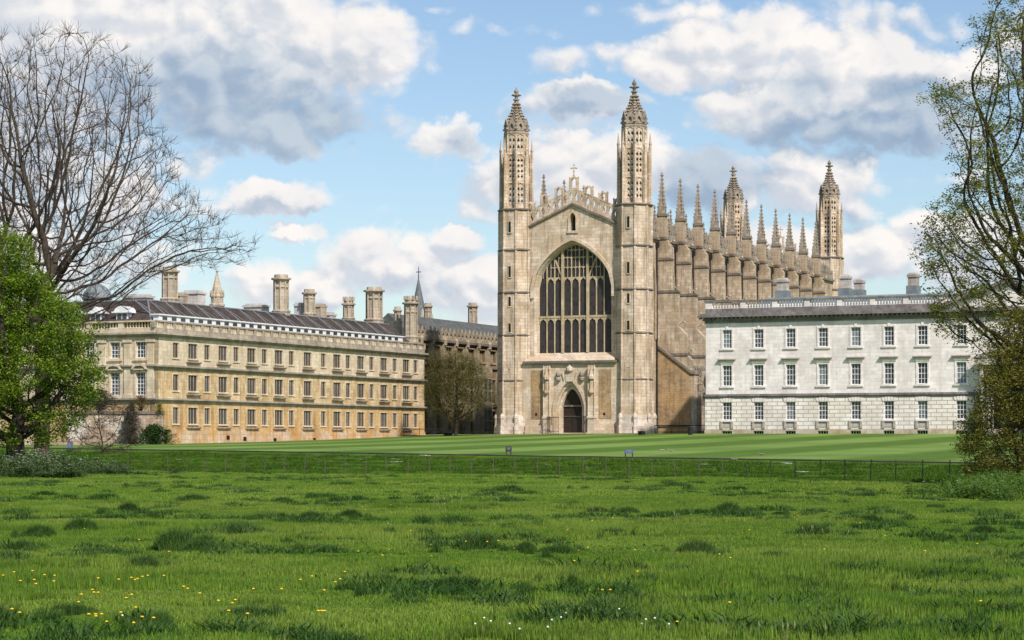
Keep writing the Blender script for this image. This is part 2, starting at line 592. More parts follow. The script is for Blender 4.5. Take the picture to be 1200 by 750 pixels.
def grassmat(name, c1, c2, c3, fine_scale=14.0, stripes=False, bump=0.25):
    m, g, b = newmat(name)
    P = g.n('ShaderNodeNewGeometry').outputs['Position']
    n1 = g.noise(P, 0.16, 4, 0.6)
    n2 = g.noise(P, 1.3, 5, 0.65)
    n3 = g.noise(P, fine_scale, 4, 0.7)
    col = g.mix(g.ss(n2, 0.35, 0.65), c1, c2)
    col = g.mix(g.m('MULTIPLY', g.ss(n1, 0.42, 0.66), 0.75), col, c3)
    col = g.mix(g.ss(n3, 0.3, 0.75), g.mix(1.0, col, (0.72, 0.75, 0.7), 'MULTIPLY'), g.mix(1.0, col, (1.2, 1.18, 1.15), 'MULTIPLY'))
    if stripes:
        x, y, z = g.sep(P)[:3]
        s = g.m('ADD', g.m('MULTIPLY', x, 0.914), g.m('MULTIPLY', y, -0.406))
        s = g.m('MULTIPLY_ADD', g.m('SUBTRACT', g.noise(P, 0.08, 3), 0.5), 2.2, s)
        tri = g.m('ABSOLUTE', g.m('SUBTRACT', g.m('FRACT', g.m('DIVIDE', s, 14.4)), 0.5))
        f = g.ss(tri, 0.15, 0.35)
        f = g.m('MULTIPLY', f, g.ss(g.noise(P, 0.07, 4), 0.3, 0.65, 0.35, 1.0))
        col = g.mix(f, col, stripes)
    g.put(b.inputs['Base Color'], col)
    b.inputs['Roughness'].default_value = 0.85
    b.inputs['Specular IOR Level'].default_value = 0.15
    bu = g.n('ShaderNodeBump')
    bu.inputs['Strength'].default_value = bump
    bu.inputs['Distance'].default_value = 0.12
    g.put(bu.inputs['Height'], g.noise(P, 5.0, 6, 0.75))
    g.put(b.inputs['Normal'], bu.outputs[0])
    return m


M['meadow'] = grassmat("meadow_soil_and_grass", (0.090, 0.165, 0.012), (0.065, 0.130, 0.010), (0.120, 0.185, 0.020))
M['bank'] = grassmat("bank_grass", (0.060, 0.130, 0.008), (0.090, 0.165, 0.014), (0.042, 0.095, 0.006), 3.0, False, 0.8)
M['lawn'] = grassmat("mown_lawn", (0.080, 0.150, 0.014), (0.095, 0.168, 0.018), (0.068, 0.130, 0.012), 3.0, (0.175, 0.265, 0.055), 0.15)

xs_mid = sorted(set([-2500, -900, -400, -200, -120] + frange(-80, 80, 1.6) + [120, 200, 400, 900, 2500]))
sheet('meadow', xs_mid, [-2500, -900, -400, -250, -180] + frange(-140, -20, 1.5) + frange(-18, 6, 0.75), M['meadow'])
sheet('river_bank', xs_mid, [6, 9, 12, 15] + frange(15.5, 27.6, 0.6), M['bank'])
sheet('lawn', xs_mid, [28, 32, 40] + frange(50, 250, 10) + [300], M['lawn'])
sheet('ground', [-3500, -900, -300, -120, 0, 120, 300, 900, 3500], [300, 600, 1500, 4500], M['bank'])
mw, gw, bw = newmat("river_water")
gw.put(bw.inputs['Base Color'], (0.03, 0.04, 0.02))
bw.inputs['Roughness'].default_value = 0.06
sheet('river', [-2500, 0, 2500], [2.5, 18], mw, zf=lambda X, w: -0.95)
# stone coping of the far bank with its worn path behind it
cp = MB()
pth = MB()
for i, X in enumerate(frange(-80, 80, 2.0)):
    pass
xs2 = frange(-120, 100, 2.0)
rc = []
for X in xs2:
    Y = Yf(X)
    ze = edge_z(X)
    j = 0.03 * fbm(X * .7, 3.1)
    rc.append([(X, Y + 27.5, ze - .45), (X, Y + 27.5, ze - .0 + j), (X, Y + 27.95, ze + .03 + j), (X, Y + 28.0, ze - .1)])
cp.loft(rc)
o = cp.build('edging', plain('dark_damp_edging', (0.06, 0.05, 0.04), .9, .4, 1.0))
tag(o, kind='structure')
sheet('riverside_path', xs2, [28.02, 28.14, 28.26], M['gravel'], zf=lambda X, w: lawn_z(X, w) + .006)

# ------------------------------------------------------------------ building frames
class Fr:
    """local frame of a building: x = right (south), y = away (east), z up from its base"""
    def __init__(s, X, Y, z, a):
        s.o = Vector((X, Y, z))
        s.a = a

    def loc_x_from_px(s, px, y):
        """local x of the point seen at column px with local depth y"""
        k = (px - 600) / F
        ca, sa = cos(s.a), sin(s.a)
        return (k * (s.o.y + y * ca) - s.o.x - y * sa) / (ca + k * sa)

    def loc_y_from_px(s, px, x):
        k = (px - 600) / F
        ca, sa = cos(s.a), sin(s.a)
        return (k * (s.o.y - x * sa) - s.o.x - x * ca) / (sa - k * ca)

    def depth(s, x, y):
        return s.o.y - x * sin(s.a) + y * cos(s.a)

    def z(s, py, x, y):
        return EYE + (HY - py) / F * s.depth(x, y) - s.o.z


TX = lambda a, b, d: (a, d, b)       # plate in the x-z plane, depth along y
TY = lambda a, b, d: (d, a, b)       # plate in the y-z plane, depth along x


def archg(t):
    t = min(abs(t), 1.0)
    return sqrt(max(0, 1 - t * t)) * (1 - 0.25 * t)


def arch(cx, hw, z0, zs, za, n=10, g_=archg):
    """outline of a four-centred arched opening"""
    pts = [(cx - hw, z0), (cx + hw, z0)]
    for i in range(n + 1):
        t = 1 - i / n
        pts.append((cx + hw * t, zs + (za - zs) * g_(t)))
    for i in range(1, n + 1):
        t = i / n
        pts.append((cx - hw * t, zs + (za - zs) * g_(t)))
    return pts


def lancet(t):
    t = min(abs(t), 1.0)
    return (1 - t ** 1.7) ** 0.75


def rect(x0, x1, z0, z1):
    return [(x0, z0), (x1, z0), (x1, z1), (x0, z1)]


def arch_band(b, cx, hw0, zs, za0, hw1, za1, T, d0, d1, n=12, g_=archg, foot=None):
    """moulding between two arch curves"""
    A = []
    B = []
    for i in range(2 * n + 1):
        t = -1 + i / n
        A.append((cx + hw0 * t, zs + (za0 - zs) * g_(t)))
        B.append((cx + hw1 * t, zs + (za1 - zs) * g_(t)))
    if foot is not None:
        A = [(cx - hw0, foot)] + A + [(cx + hw0, foot)]
        B = [(cx - hw1, foot)] + B + [(cx + hw1, foot)]
    rings = [[T(*p, d0), T(*q, d0), T(*q, d1), T(*p, d1)] for p, q in zip(A, B)]
    b.loft(rings)


def wall_grid(b, T, a0, a1, z0, z1, holes, d0, d1, top=True):
    """a wall slab with rectangular openings, cut as a grid of cells; reveals included"""
    As = sorted(set([a0, a1] + [h[0] for h in holes] + [h[1] for h in holes]))
    Zs = sorted(set([z0, z1] + [h[2] for h in holes] + [h[3] for h in holes]))
    inside = lambda a, z: any(h[0] < a < h[1] and h[2] < z < h[3] for h in holes)
    for i in range(len(As) - 1):
        j = 0
        while j < len(Zs) - 1:
            am = (As[i] + As[i + 1]) / 2
            if inside(am, (Zs[j] + Zs[j + 1]) / 2):
                j += 1
                continue
            k = j
            while k + 1 < len(Zs) - 1 and not inside(am, (Zs[k + 1] + Zs[k + 2]) / 2):
                k += 1
            u0, u1, v0, v1 = As[i], As[i + 1], Zs[j], Zs[k + 1]
            b.add([T(u0, v0, d0), T(u1, v0, d0), T(u1, v1, d0), T(u0, v1, d0)], [(0, 1, 2, 3)])
            b.add([T(u0, v0, d1), T(u1, v0, d1), T(u1, v1, d1), T(u0, v1, d1)], [(3, 2, 1, 0)])
            j = k + 1
    for (u0, u1, v0, v1) in holes + [(a0, a1, z0, z1)]:
        for (p, q) in (((u0, v0), (u1, v0)), ((u1, v0), (u1, v1)), ((u1, v1), (u0, v1)), ((u0, v1), (u0, v0))):
            b.add([T(*p, d0), T(*q, d0), T(*q, d1), T(*p, d1)], [(0, 1, 2, 3)])


def pinnacle_mb(x, y, z0, z1, r, nk=6):
    """gabled shaft head, tall crocketed spirelet and finial"""
    b = MB()
    H = z1 - z0
    zs = z0 + H * 0.17
    b.ngon(x, y, [(z0, r), (zs, r), (zs + .05, r * 1.12), (zs + .16, r * 1.12), (zs + .2, r * .8), (z1 - .55, r * .14), (z1 - .5, r * .3), (z1 - .36, r * .3), (z1 - .3, r * .13), (z1 - .2, r * .24), (z1 - .1, r * .2), (z1, .02)], 4, pi / 4)
    q = r * .707
    for k in range(4):                                           # gablets on the four faces
        a = k * pi / 2
        c, s_ = cos(a), sin(a)
        rot = lambda u, v: (x + u * c - v * s_, y + u * s_ + v * c)
        p = [(*rot(q + .03, -q), z0 + H * .02), (*rot(q + .03, q), z0 + H * .02), (*rot(q + .03, 0), zs + H * .12)]
        p2 = [(*rot(q - .12, -q), z0 + H * .02), (*rot(q - .12, q), z0 + H * .02), (*rot(q - .12, 0), zs + H * .12)]
        b.loft([p, p2])
    for k in range(4):
        a = pi / 4 + k * pi / 2
        for i in range(nk):
            t = (i + .4) / nk
            zz = zs + .25 + (z1 - .7 - zs - .25) * t
            rr = r * (.8 - .66 * t) + .05
            cx, cy = x + rr * cos(a), y + rr * sin(a)
            b.ngon(cx, cy, [(zz - .05, .04), (zz + .05, .11 - .04 * t), (zz + .13, .07), (zz + .17, .02)], 4, 0)
    b.box(x - .04, x + .04, y - r * .38, y + r * .38, z1 - .45, z1 - .36)
    b.box(x - r * .38, x + r * .38, y - .04, y + .04, z1 - .45, z1 - .36)
    return b


# ------------------------------------------------------------------ the chapel
CF = Fr(0.554, 291.36, EYE + 1.46, ANG)
chapel = empty('chapel', CF.o, -ANG, 'long gothic limestone chapel with tall turrets, crocketed pinnacles and one huge window', 'chapel')
WID = 16.19
CX = 8.13
LEN = 88.0

# west front above the doorway
wf = MB()
win_out = arch(CX, 5.30, 9.75, 18.6, 24.45, 14)
door_hole = arch(CX, 1.95, -.5, 3.4, 6.55, 10, lancet)
outline = [(1.4, 9.0), (WID - 1.4, 9.0), (WID - 1.4, 26.2), (CX, 29.15), (1.4, 26.2)]
wf.plate(outline, [win_out, arch(CX, .42, 25.75, 27.35, 28.0, 5, lancet)], TX, -.7, .9)
wf.build('west_wall', M['chapel'], chapel)
vd = MB()
vd.box(CX - .6, CX + .6, .5, .55, 25.6, 28.1)
vd.build('gable_lancet', M['glass_dark'], chapel)
hm = MB()
arch_band(hm, CX, .42, 27.35, 28.0, .62, 28.3, TX, -.82, -.7, 6, lancet, 25.7)
arch_band(hm, CX, 5.34, 18.6, 24.5, 5.75, 24.95, TX, -.98, -.68, 14, archg, 17.3)
hm.box(CX - .75, CX + .75, -.86, -.66, 25.45, 25.7)
hm.build('hood_moulding', M['chapel_pale'], chapel)
# splayed reveal
sp = MB()
A = win_out
rin = arch(CX, 4.97, 10.3, 18.6, 24.0, 14)
sp.loft([[TX(*p, -.72) for p in A], [TX(*p, -.45) for p in arch(CX, 5.16, 9.95, 18.6, 24.25, 14)], [TX(*p, .35) for p in rin]], False, False)
sp.build('window_splay', M['chapel_pale'], chapel)

# great window: glass, mullions, transom, cusped heads and panel tracery
ww = MB()
gd = .25
HWG = 4.97
ztop = lambda x: 18.6 + (24.0 - 18.6) * archg((x - CX) / HWG)
rin2 = arch(CX, HWG, 10.3, 18.6, 24.0, 14)
lights = []
thick = [CX - HWG + 2 * HWG * .327, CX - HWG + 2 * HWG * .673]
edges = [CX - HWG] + thick + [CX + HWG]
for gi in range(3):
    a, c = edges[gi] + (.14 if gi else .03), edges[gi + 1] - (.14 if gi < 2 else .03)
    wl_ = (c - a - 2 * .11) / 3
    for k in range(3):
        l0 = a + k * (wl_ + .11)
        lights.append((l0, l0 + wl_, gi))
        if k < 2:
            xm = l0 + wl_ + .055
            ww.box(xm - .055, xm + .055, gd - .12, gd + .15, 10.3, ztop(xm) + .1)
for xm in thick:
    ww.box(xm - .14, xm + .14, gd - .3, gd + .15, 10.3, ztop(xm) + .15)
ww.box(CX - HWG, CX + HWG, gd - .16, gd + .16, 14.78, 15.05)
for (l0, l1, gi) in lights:
    lm = (l0 + l1) / 2
    for (zz, hh) in ((13.95, .83), (19.0, .95)):
        zt = zz + hh
        if zt > ztop(l0) or zt > ztop(l1):
            continue
        ww.plate([(l0, zz), (l0 + .001, zz), (l0 + .1, zz + hh * .5), (lm, zz + hh * .86), (l1 - .1, zz + hh * .5), (l1 - .001, zz), (l1, zz), (l1, zt), (l0, zt)], [], TX, gd - .1, gd + .12)
    # tracery above the heads: super-mullions and small cusped panels
    if ztop(lm) > 20.4:
        ww.box(lm - .025, lm + .025, gd - .06, gd + .12, 19.85, ztop(lm) + .05)
    for zz in (21.0, 22.25, 23.2):
        for (p, q) in ((l0, lm - .035), (lm + .035, l1)):
            if zz + .35 < min(ztop(p), ztop(q)):
                pm = (p + q) / 2
                ww.plate([(p, zz), (pm, zz + .22), (q, zz), (q, zz + .26), (p, zz + .26)], [], TX, gd - .08, gd + .1)
# the raking sub-arch ribs of the side groups
for sx in (-1, 1):
    for (xa, za_, xb, zb) in ((CX + sx * (HWG * .346 + .1), 19.9, CX + sx * HWG * .56, 22.2),):
        ww.loft([[(xa - .09, gd - .14, za_), (xa + .09, gd - .14, za_), (xa + .09, gd + .12, za_), (xa - .09, gd + .12, za_)],
                 [(xb - .09, gd - .14, zb), (xb + .09, gd - .14, zb), (xb + .09, gd + .12, zb), (xb - .09, gd + .12, zb)]])
tw = ww.build('west_window', M['tracery'], chapel)
gb = MB()
gb.plate(rin2, [], TX, gd + .05, gd + .09)
gb.build('stained_glass', M['glass_dark'], tw)
# sill slope and ledge
sl = MB()
sl.loft([[(2.1, -1.75, 9.25), (2.1, -.40, 9.25), (2.1, .35, 10.32), (2.1, .2, 10.32)], [(WID - 2.1, -1.75, 9.25), (WID - 2.1, -.40, 9.25), (WID - 2.1, .35, 10.32), (WID - 2.1, .2, 10.32)]])
sl.build('window_sill', M['chapel_pale'], chapel)
ld = MB()
ld.box(1.7, WID - 1.7, -1.95, -.5, 8.95, 9.23)
ld.build('ledge', M['mould'], chapel)
# portal stage
pl_ = MB()
pl_.plate([(1.4, -1.2), (1.4, 8.95), (WID - 1.4, 8.95), (WID - 1.4, -1.2), (CX + 1.95, -1.2)] + [(CX + 1.95, 0.1)] +
          [(p[0], p[1]) for p in arch(CX, 1.95, 0, 3.4, 6.55, 10, lancet)[2:]] + [(CX - 1.95, 0.1), (CX - 1.95, -1.2)], [], TX, -1.55, -.4)
pw = pl_.build('portal_wall', M['chapel_pale'], chapel)
for (a, c) in ((2.75, 4.3), (12.05, 13.7)):
    inf = MB()
    inf.plate(rect(a, c, 1.9, 8.1), [rect(a + .55, a + .85, 2.3, 2.65)], TX, -1.60, -1.5)
    inf.build('rubble_panel', M['rubble'], chapel)
for a in (2.9, 12.3):
    hb = MB()
    hb.box(a, a + 1.1, -1.56, -1.5, 2.2, 2.7)
    hb.build('niche_void', M['void'], chapel)
for (a, c) in ((4.62, 5.55), (10.72, 11.65)):
    pb = MB()
    pb.box(a, c, -2.15, -1.5, -1, 2.0)
    pb.box(a - .08, c + .08, -2.25, -1.5, 1.95, 2.2)
    pb.box(a + .06, c - .06, -2.0, -1.5, 2.2, 8.6)
    for xx in (a + .05, c - .05):
        pb.ngon(xx, -2.05, [(2.2, .09), (8.0, .09), (8.2, .13), (8.7, .02)], 6)
    pb.build('portal_pier', M['chapel_pale'], chapel)
for cx_ in (5.08, 11.18):                                      # canopied niches
    cv = MB()
    cv.ngon(cx_, -2.12, [(4.9, .10), (5.15, .32), (5.3, .36), (5.6, .30)], 6)
    cv.ngon(cx_, -2.12, [(6.9, .40), (7.2, .42), (7.35, .34), (7.7, .22), (8.3, .03)], 6)
    cv.box(cx_ - .12, cx_ + .12, -2.2, -1.95, 5.6, 6.9)
    cv.build('canopied_niche', M['chapel'], pw)
for cx_, z_, s_ in ((6.55, 7.15, .8), (9.75, 7.15, .8)):       # carved badge under a crown, either side
    cv = MB()
    cv.ngon(cx_, -1.72, [(z_ - .75 * s_, .12), (z_ - .45 * s_, .42 * s_), (z_ - .1 * s_, .42 * s_), (z_ + .05, .3 * s_)], 8)
    cv.ngon(cx_, -1.72, [(z_ + .15, .34 * s_), (z_ + .3, .42 * s_), (z_ + .55, .36 * s_), (z_ + .75, .12)], 6)
    cv.build('crowned_badge', M['carved'], pw)
# shield of arms with crown and two supporting beasts
cv = MB()
cv.plate([(CX - .55, 7.2), (CX - .5, 6.6), (CX, 6.75 - .1), (CX + .5, 6.6), (CX + .55, 7.2), (CX + .55, 7.75), (CX - .55, 7.75)], [], TX, -1.85, -1.5)
cv.ngon(CX, -1.75, [(7.85, .36), (8.0, .45), (8.3, .46), (8.45, .36), (8.6, .14), (8.8, .05)], 8)
for s_ in (-1, 1):
    cv.loft([[(CX + s_ * (.65 + .35 * k_) + .16 * cos(t_), -1.66 - .1 * sin(t_), 6.6 + k_ * 1.2 + .1 * cos(t_)) for t_ in [i * pi / 3 for i in range(6)]] for k_ in (0, .3, .6, .8, 1.0)])
cv.build('carved_arms', M['chapel_pale'], pw)
# doorway: three receding orders, oak doors with a lintel beam
dr = MB()
arch_band(dr, CX, 2.0, 3.4, 6.6, 2.35, 7.1, TX, -1.75, -1.5, 12, lancet, -.2)
arch_band(dr, CX, 1.7, 3.4, 6.2, 1.97, 6.56, TX, -1.35, -.6, 12, lancet, -.2)
arch_band(dr, CX, 1.38, 3.4, 5.7, 1.71, 6.21, TX, -1.0, -.2, 12, lancet, -.2)
dr.build('doorway_moulding', M['chapel_pale'], chapel)
dd = MB()
dd.plate(arch(CX, 1.42, -.2, 3.4, 5.75, 10, lancet), [], TX, -.45, -.3)
for k in range(-6, 7):
    dd.box(CX + k * .21 - .025, CX + k * .21 + .025, -.5, -.45, .1, 4.9 - abs(k) * .18)
dd.box(CX - .04, CX + .04, -.54, -.45, .1, 3.5)
door = dd.build('door', M['oak'], chapel)
db = MB()
db.box(CX - 1.42, CX + 1.42, -.62, -.45, 3.45, 3.66)
db.box(CX - 1.42, CX + 1.42, -.56, -.45, 2.2, 2.28)
db.build('door_beam', M['mould'], door)
# plinth, base course
bs = MB()
bs.box(2.0, CX - 2.4, -1.95, -1.5, -1, .55)
bs.box(CX + 2.4, WID - 2.0, -1.95, -1.5, -1, .55)
bs.box(2.0, CX - 2.4, -1.8, -1.5, .55, 1.1)
bs.box(CX + 2.4, WID - 2.0, -1.8, -1.5, .55, 1.1)
bs.box(CX - 2.6, CX + 2.6, -2.6, -.3, -1, .14)
bs.build('plinth', M['chapel_pale'], chapel)
# raking cornice and openwork gable parapet
gp = MB()
SL = (29.15 - 26.2) / (CX - 1.4)
zr = lambda x, top=29.15: top - SL * abs(x - CX)
for (a, c) in ((1.9, CX), (CX, WID - 1.9)):
    gp.loft([[(a, -.98, zr(a) - .16), (a, .9, zr(a) - .16), (a, .9, zr(a) + .18), (a, -.98, zr(a) + .1)], [(c, -.98, zr(c) - .16), (c, .9, zr(c) - .16), (c, .9, zr(c) + .18), (c, -.98, zr(c) + .1)]])
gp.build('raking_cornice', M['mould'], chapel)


def quat(cx, cz, r, rz):
    """small quatrefoil / lozenge opening"""
    return [(cx, cz - rz), (cx + r * .55, cz - rz * .45), (cx + r, cz), (cx + r * .55, cz + rz * .5), (cx, cz + rz), (cx - r * .55, cz + rz * .5), (cx - r, cz), (cx - r * .55, cz - rz * .45)]


def gable_parapet(yc, top):
    b = MB()
    hgt = 1.95
    for side in (-1, 1):
        P = []
        holes = []
        n = 8
        x0, x1 = CX, CX + side * (CX - 2.0)
        outer = [(x0, zr(x0, top) + .12), (x1, zr(x1, top) + .12), (x1, zr(x1, top) + .12 + hgt), (x0, zr(x0, top) + .12 + hgt)]
        st = (x1 - x0) / n
        for k in range(n):
            xc = x0 + st * (k + .5)
            holes.append(quat(xc, zr(xc, top) + .12 + hgt * .47, .27, .66))
        b.plate(outer, holes, TX, yc - .14, yc + .14)
    for k in range(-3, 4):
        xc = CX + k * 2.0
        hw = .58
        zb = zr(xc, top) + .1 + hgt
        zt = zb + (1.5 if k == 0 else 1.15)
        zl = zr(xc - hw, top) + hgt
        zrr = zr(xc + hw, top) + hgt
        b.plate([(xc - hw, zl), (xc + hw, zrr), (xc + hw, zt - .3), (xc, zt), (xc - hw, zt - .3)], [[(xc - .3, zb - .05), (xc + .3, zb - .05), (xc + .3, zt - .55), (xc + .12, zt - .32), (xc, zt - .22), (xc - .12, zt - .32), (xc - .3, zt - .55)]], TX, yc - .17, yc + .17)
        for s_ in (-1, 1):
            b.ngon(xc + s_ * hw, yc, [(min(zl, zrr) - 1.3, .1), (zt - .3, .1), (zt - .2, .15), (zt + (.0), .03)], 4, pi / 4)
    zc = top + .1 + hgt + 1.5
    b.ngon(CX, yc, [(zc - .15, .16), (zc + .5, .07), (zc + .65, .12), (zc + .8, .05), (zc + 1.45, .05)], 6)
    b.box(CX - .36, CX + .36, yc - .06, yc + .06, zc + .95, zc + 1.1)
    for s_ in (-1, 1):
        b.ngon(CX + s_ * .36, yc, [(zc + .88, .02), (zc + 1.02, .12), (zc + 1.17, .02)], 6)
    b.ngon(CX, yc, [(zc + 1.3, .03), (zc + 1.42, .12), (zc + 1.56, .02)], 6)
    return b


gable_parapet(-.3, 29.15).build('gable_parapet', M['chapel'], chapel)


# ---- turrets
M['washed'] = stone('washed_pale_base_stone', (0.50, 0.44, 0.36), (0.76, 0.71, 0.63), (0.26, 0.20, 0.14), 0.5, (0.9, 0.45), 0.35, (0.5, 0.38, 0.24), 0.4, 0.4)
def slit(b, f, cx, cy, z0, z1, R_, w=.17):
    """a narrow loophole with a stone surround on the west face"""
    y = cy - R_ * cos(pi / 8)
    f.box(cx - w - .1, cx - w, y - .05, y + .05, z0 - .1, z1 + .1)
    f.box(cx + w, cx + w + .1, y - .05, y + .05, z0 - .1, z1 + .1)
    f.box(cx - w, cx + w, y - .05, y + .05, z1, z1 + .12)
    f.box(cx - w, cx + w, y - .07, y + .05, z0 - .12, z0)
    b.box(cx - w, cx + w, y - .012, y + .05, z0, z1)


def turret(cx, cy, front=True, label=None):
    Rt = 2.23
    t = MB()
    # battered stages between the string courses
    stages = [(-1.2, 1.4, Rt + .42), (1.4, 2.3, Rt + .22), (2.3, 6.8, Rt + .1), (6.8, 12.6, Rt + .06), (12.6, 18.05, Rt + .03), (18.05, 23.5, Rt), (23.5, 28.6, Rt - .04)]
    for z0, z1, r in stages[2:]:
        t.ngon(cx, cy, [(z0, r), (z1 - .1, r), (z1, r - .04)])
    base_ = MB()
    for z0, z1, r in stages[:2]:
        base_.ngon(cx, cy, [(z0, r), (z1 - .1, r), (z1, r - .04)])
    o = t.build('turret', M['chapel'], chapel)
    base_.build('plinth', M['washed'], o)
    if label:
        o['label'] = label
    for k in range(8):                                            # slender corner shafts
        a = pi / 8 + k * pi / 4
        pl2 = MB()
        for z0, z1, r in stages[2:]:
            pl2.ngon(cx + (r - .02) * cos(a), cy + (r - .02) * sin(a), [(z0, .17), (z1 - .15, .17), (z1 - .05, .1)], 6)
        pl2.build('corner_shaft', M['chapel'], o)
        pl2 = MB()
        pl2.ngon(cx + (Rt + .3) * cos(a), cy + (Rt + .3) * sin(a), [(-1, .34), (.9, .34), (1.0, .26), (1.9, .24), (2.0, .32), (2.25, .3), (2.6, .1)], 6)
        pl2.build('pedestal', M['washed'], o)
    for z_ in (6.8, 12.6, 18.05, 23.5, 28.65):
        s = MB()
        s.ngon(cx, cy, [(z_ - .16, Rt + .02), (z_ - .04, Rt + .2), (z_ + .05, Rt + .2), (z_ + .18, Rt + .02)])
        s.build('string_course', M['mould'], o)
    if front:
        for z0, z1 in ((5.0, 6.15), (8.4, 9.7), (12.95, 14.1), (16.3, 17.5), (20.0, 21.4), (25.7, 27.1)):
            d, f = MB(), MB()
            slit(d, f, cx, cy, z0, z1, Rt + .04)
            f.build('loophole', M['chapel_pale'], o)
            d.build('loophole_void', M['void'], o)
    # pierced upper stages
    L = MB()
    R2 = 1.50
    ap = R2 * cos(pi / 8)
    hw = R2 * sin(pi / 8)
    L.ngon(cx, cy, [(28.7, R2 + .25), (29.1, R2 + .03), (29.2, R2 - .3), (29.2, R2 - .5)])
    for k in range(8):
        a = k * pi / 4
        c_, s_ = cos(a), sin(a)
        T = lambda u, v, d, c_=c_, s_=s_: (cx + (ap + d) * c_ - u * s_, cy + (ap + d) * s_ + u * c_, v)
        for (z0, z1) in ((28.9, 32.1), (32.1, 35.75), (35.75, 38.4)):
            holes = []
            za, zb = z0 + .45, z1 - .45
            n = int((zb - za) / .62)
            st = (zb - za) / n
            for i in range(n):
                for sx in (-1, 1):
                    zc = za + st * (i + .5)
                    holes.append([(sx * .24 - .19, zc), (sx * .24, zc - st * .46), (sx * .24 + .19, zc), (sx * .24, zc + st * .45)])
            L.plate(rect(-hw, hw, z0, z1), holes, T, -.16, 0)
            L.plate([(-hw, z1 - .32), (0, z1 - .05), (hw, z1 - .32), (hw, z1), (-hw, z1)], [], T, 0.003, .08)
    lo = L.build('lantern', M['chapel'], o)
    K = MB()
    for k in range(8):
        a = pi / 8 + k * pi / 4
        c_, s_ = cos(a), sin(a)
        K.ngon(cx + (R2 + .02) * c_, cy + (R2 + .02) * s_, [(28.9, .13), (38.3, .12)], 6)
        px_, py_ = cx + 2.0 * c_, cy + 2.0 * s_
        K.ngon(px_, py_, [(28.75, .24), (29.0, .2), (36.2, .16), (36.3, .22), (36.45, .2), (36.6, .14), (37.75, .03)], 4, a)
        K.ngon(cx + 1.8 * c_, cy + 1.8 * s_, [(28.75, .24), (35.3, .17), (36.0, .05)], 4, a)
    for z_ in (32.1, 35.75):
        K.ngon(cx, cy, [(z_ - .1, R2 + .03), (z_, R2 + .16), (z_ + .1, R2 + .03)])
    K.build('lantern_buttress', M['chapel'], o)
    # gablets, ogee cap with crockets, finial
    D = MB()
    D.ngon(cx, cy, [(38.25, R2 + .02), (38.4, R2 + .12), (38.6, R2 + .12), (38.75, R2 + .02), (39.3, R2 - .2), (39.9, R2 - .42), (40.4, .88), (40.9, .6), (41.4, .42), (42.5, .30), (42.9, .26)])
    D.ngon(cx, cy, [(42.75, .2), (42.85, .42), (43.0, .4), (43.05, .22), (43.25, .2), (43.4, .34), (43.55, .32), (43.65, .18), (43.95, .3), (44.1, .28), (44.25, .14), (44.55, .03)])
    for k in range(4):
        a = k * pi / 4 + pi / 8
        D.tube([(cx - .62 * cos(a), cy - .62 * sin(a), 43.5), (cx + .62 * cos(a), cy + .62 * sin(a), 43.5)], .1, 4, True)
    for k in range(8):
        a = k * pi / 4
        c_, s_ = cos(a), sin(a)
        T = lambda u, v, d, c_=c_, s_=s_: (cx + (ap + d) * c_ - u * s_, cy + (ap + d) * s_ + u * c_, v)
        D.plate([(-hw, 38.8), (hw, 38.8), (hw, 39.55), (.18, 40.15), (0, 40.5), (-.18, 40.15), (-hw, 39.55)], [[(-.22, 39.0), (.22, 39.0), (.22, 39.45), (0, 39.75), (-.22, 39.45)]], T, -.04, .1)
        a2 = a + pi / 8
        prof = [(39.0, R2 + .02), (39.5, R2 - .1), (40.0, R2 - .25), (40.4, 1.02), (40.8, .82), (41.15, .62), (41.5, .48), (41.9, .42), (42.3, .32)]
        for zz, rr in prof:
            D.ngon(cx + (rr + .1) * cos(a2), cy + (rr + .1) * sin(a2), [(zz - .12, .06), (zz, .2), (zz + .1, .15), (zz + .22, .02)], 5)
        for zz, rr in ((40.5, .98), (40.9, .76), (41.3, .56)):
            D.ngon(cx + rr * c_, cy + rr * s_, [(zz - .08, .05), (zz, .13), (zz + .14, .02)], 5)
    D.build('ogee_cap', M['carved'], o)
    return o


turret(0, 0, True)
turret(WID, 0, True)
turret(0, LEN, False)
turret(WID, LEN, False)

# ---- long south side
XW = 17.25
BAY = 6.923
T0 = 6.15
sw = MB()
win = []
for i in range(12):
    yc = T0 + BAY * (i - .5)
    win.append(arch(yc, 2.15 if i else 1.9, 10.6, 18.4, 22.9, 8))
sw.plate([(1.5, -1), (LEN - 1, -1), (LEN - 1, 25.0), (1.5, 25.0)], win, TY, XW - 1.0, XW)
sw.build('south_wall', M['chapel_dark'], chapel)
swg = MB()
for w_ in win:
    swg.plate(w_, [], TY, XW - .75, XW - .7)
wo_ = swg.build('clerestory_glass', M['glass_dark'], chapel)
swt = MB()
for i in range(12):
    yc = T0 + BAY * (i - .5)
    hw = 2.15 if i else 1.9
    for k in range(-2, 3):
        yy = yc + k * hw * .4
        swt.box(XW - .7, XW - .45, yy - .08, yy + .08, 10.6, 18.4 + 4.5 * archg((k * .4)))
    swt.box(XW - .7, XW - .45, yc - hw, yc + hw, 14.6, 14.85)
    arch_band(swt, yc, hw, 18.4, 22.9, hw + .25, 23.2, TY, XW - .1, XW + .14, 8, archg, 12)
swt.build('clerestory_tracery', M['tracery'], chapel)
cs = MB()
for z_, p_ in ((24.85, .34), (22.2, .0)):
    if p_:
        cs.box(XW - .1, XW + p_, 1.9, LEN - 1.9, z_ - .15, z_ + .15)
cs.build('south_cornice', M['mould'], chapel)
pr = MB()
holes = []
y = 2.4
step = .72
while y < LEN - 2.4:
    holes.append(quat(y, 25.75, .2, .42))
    y += step
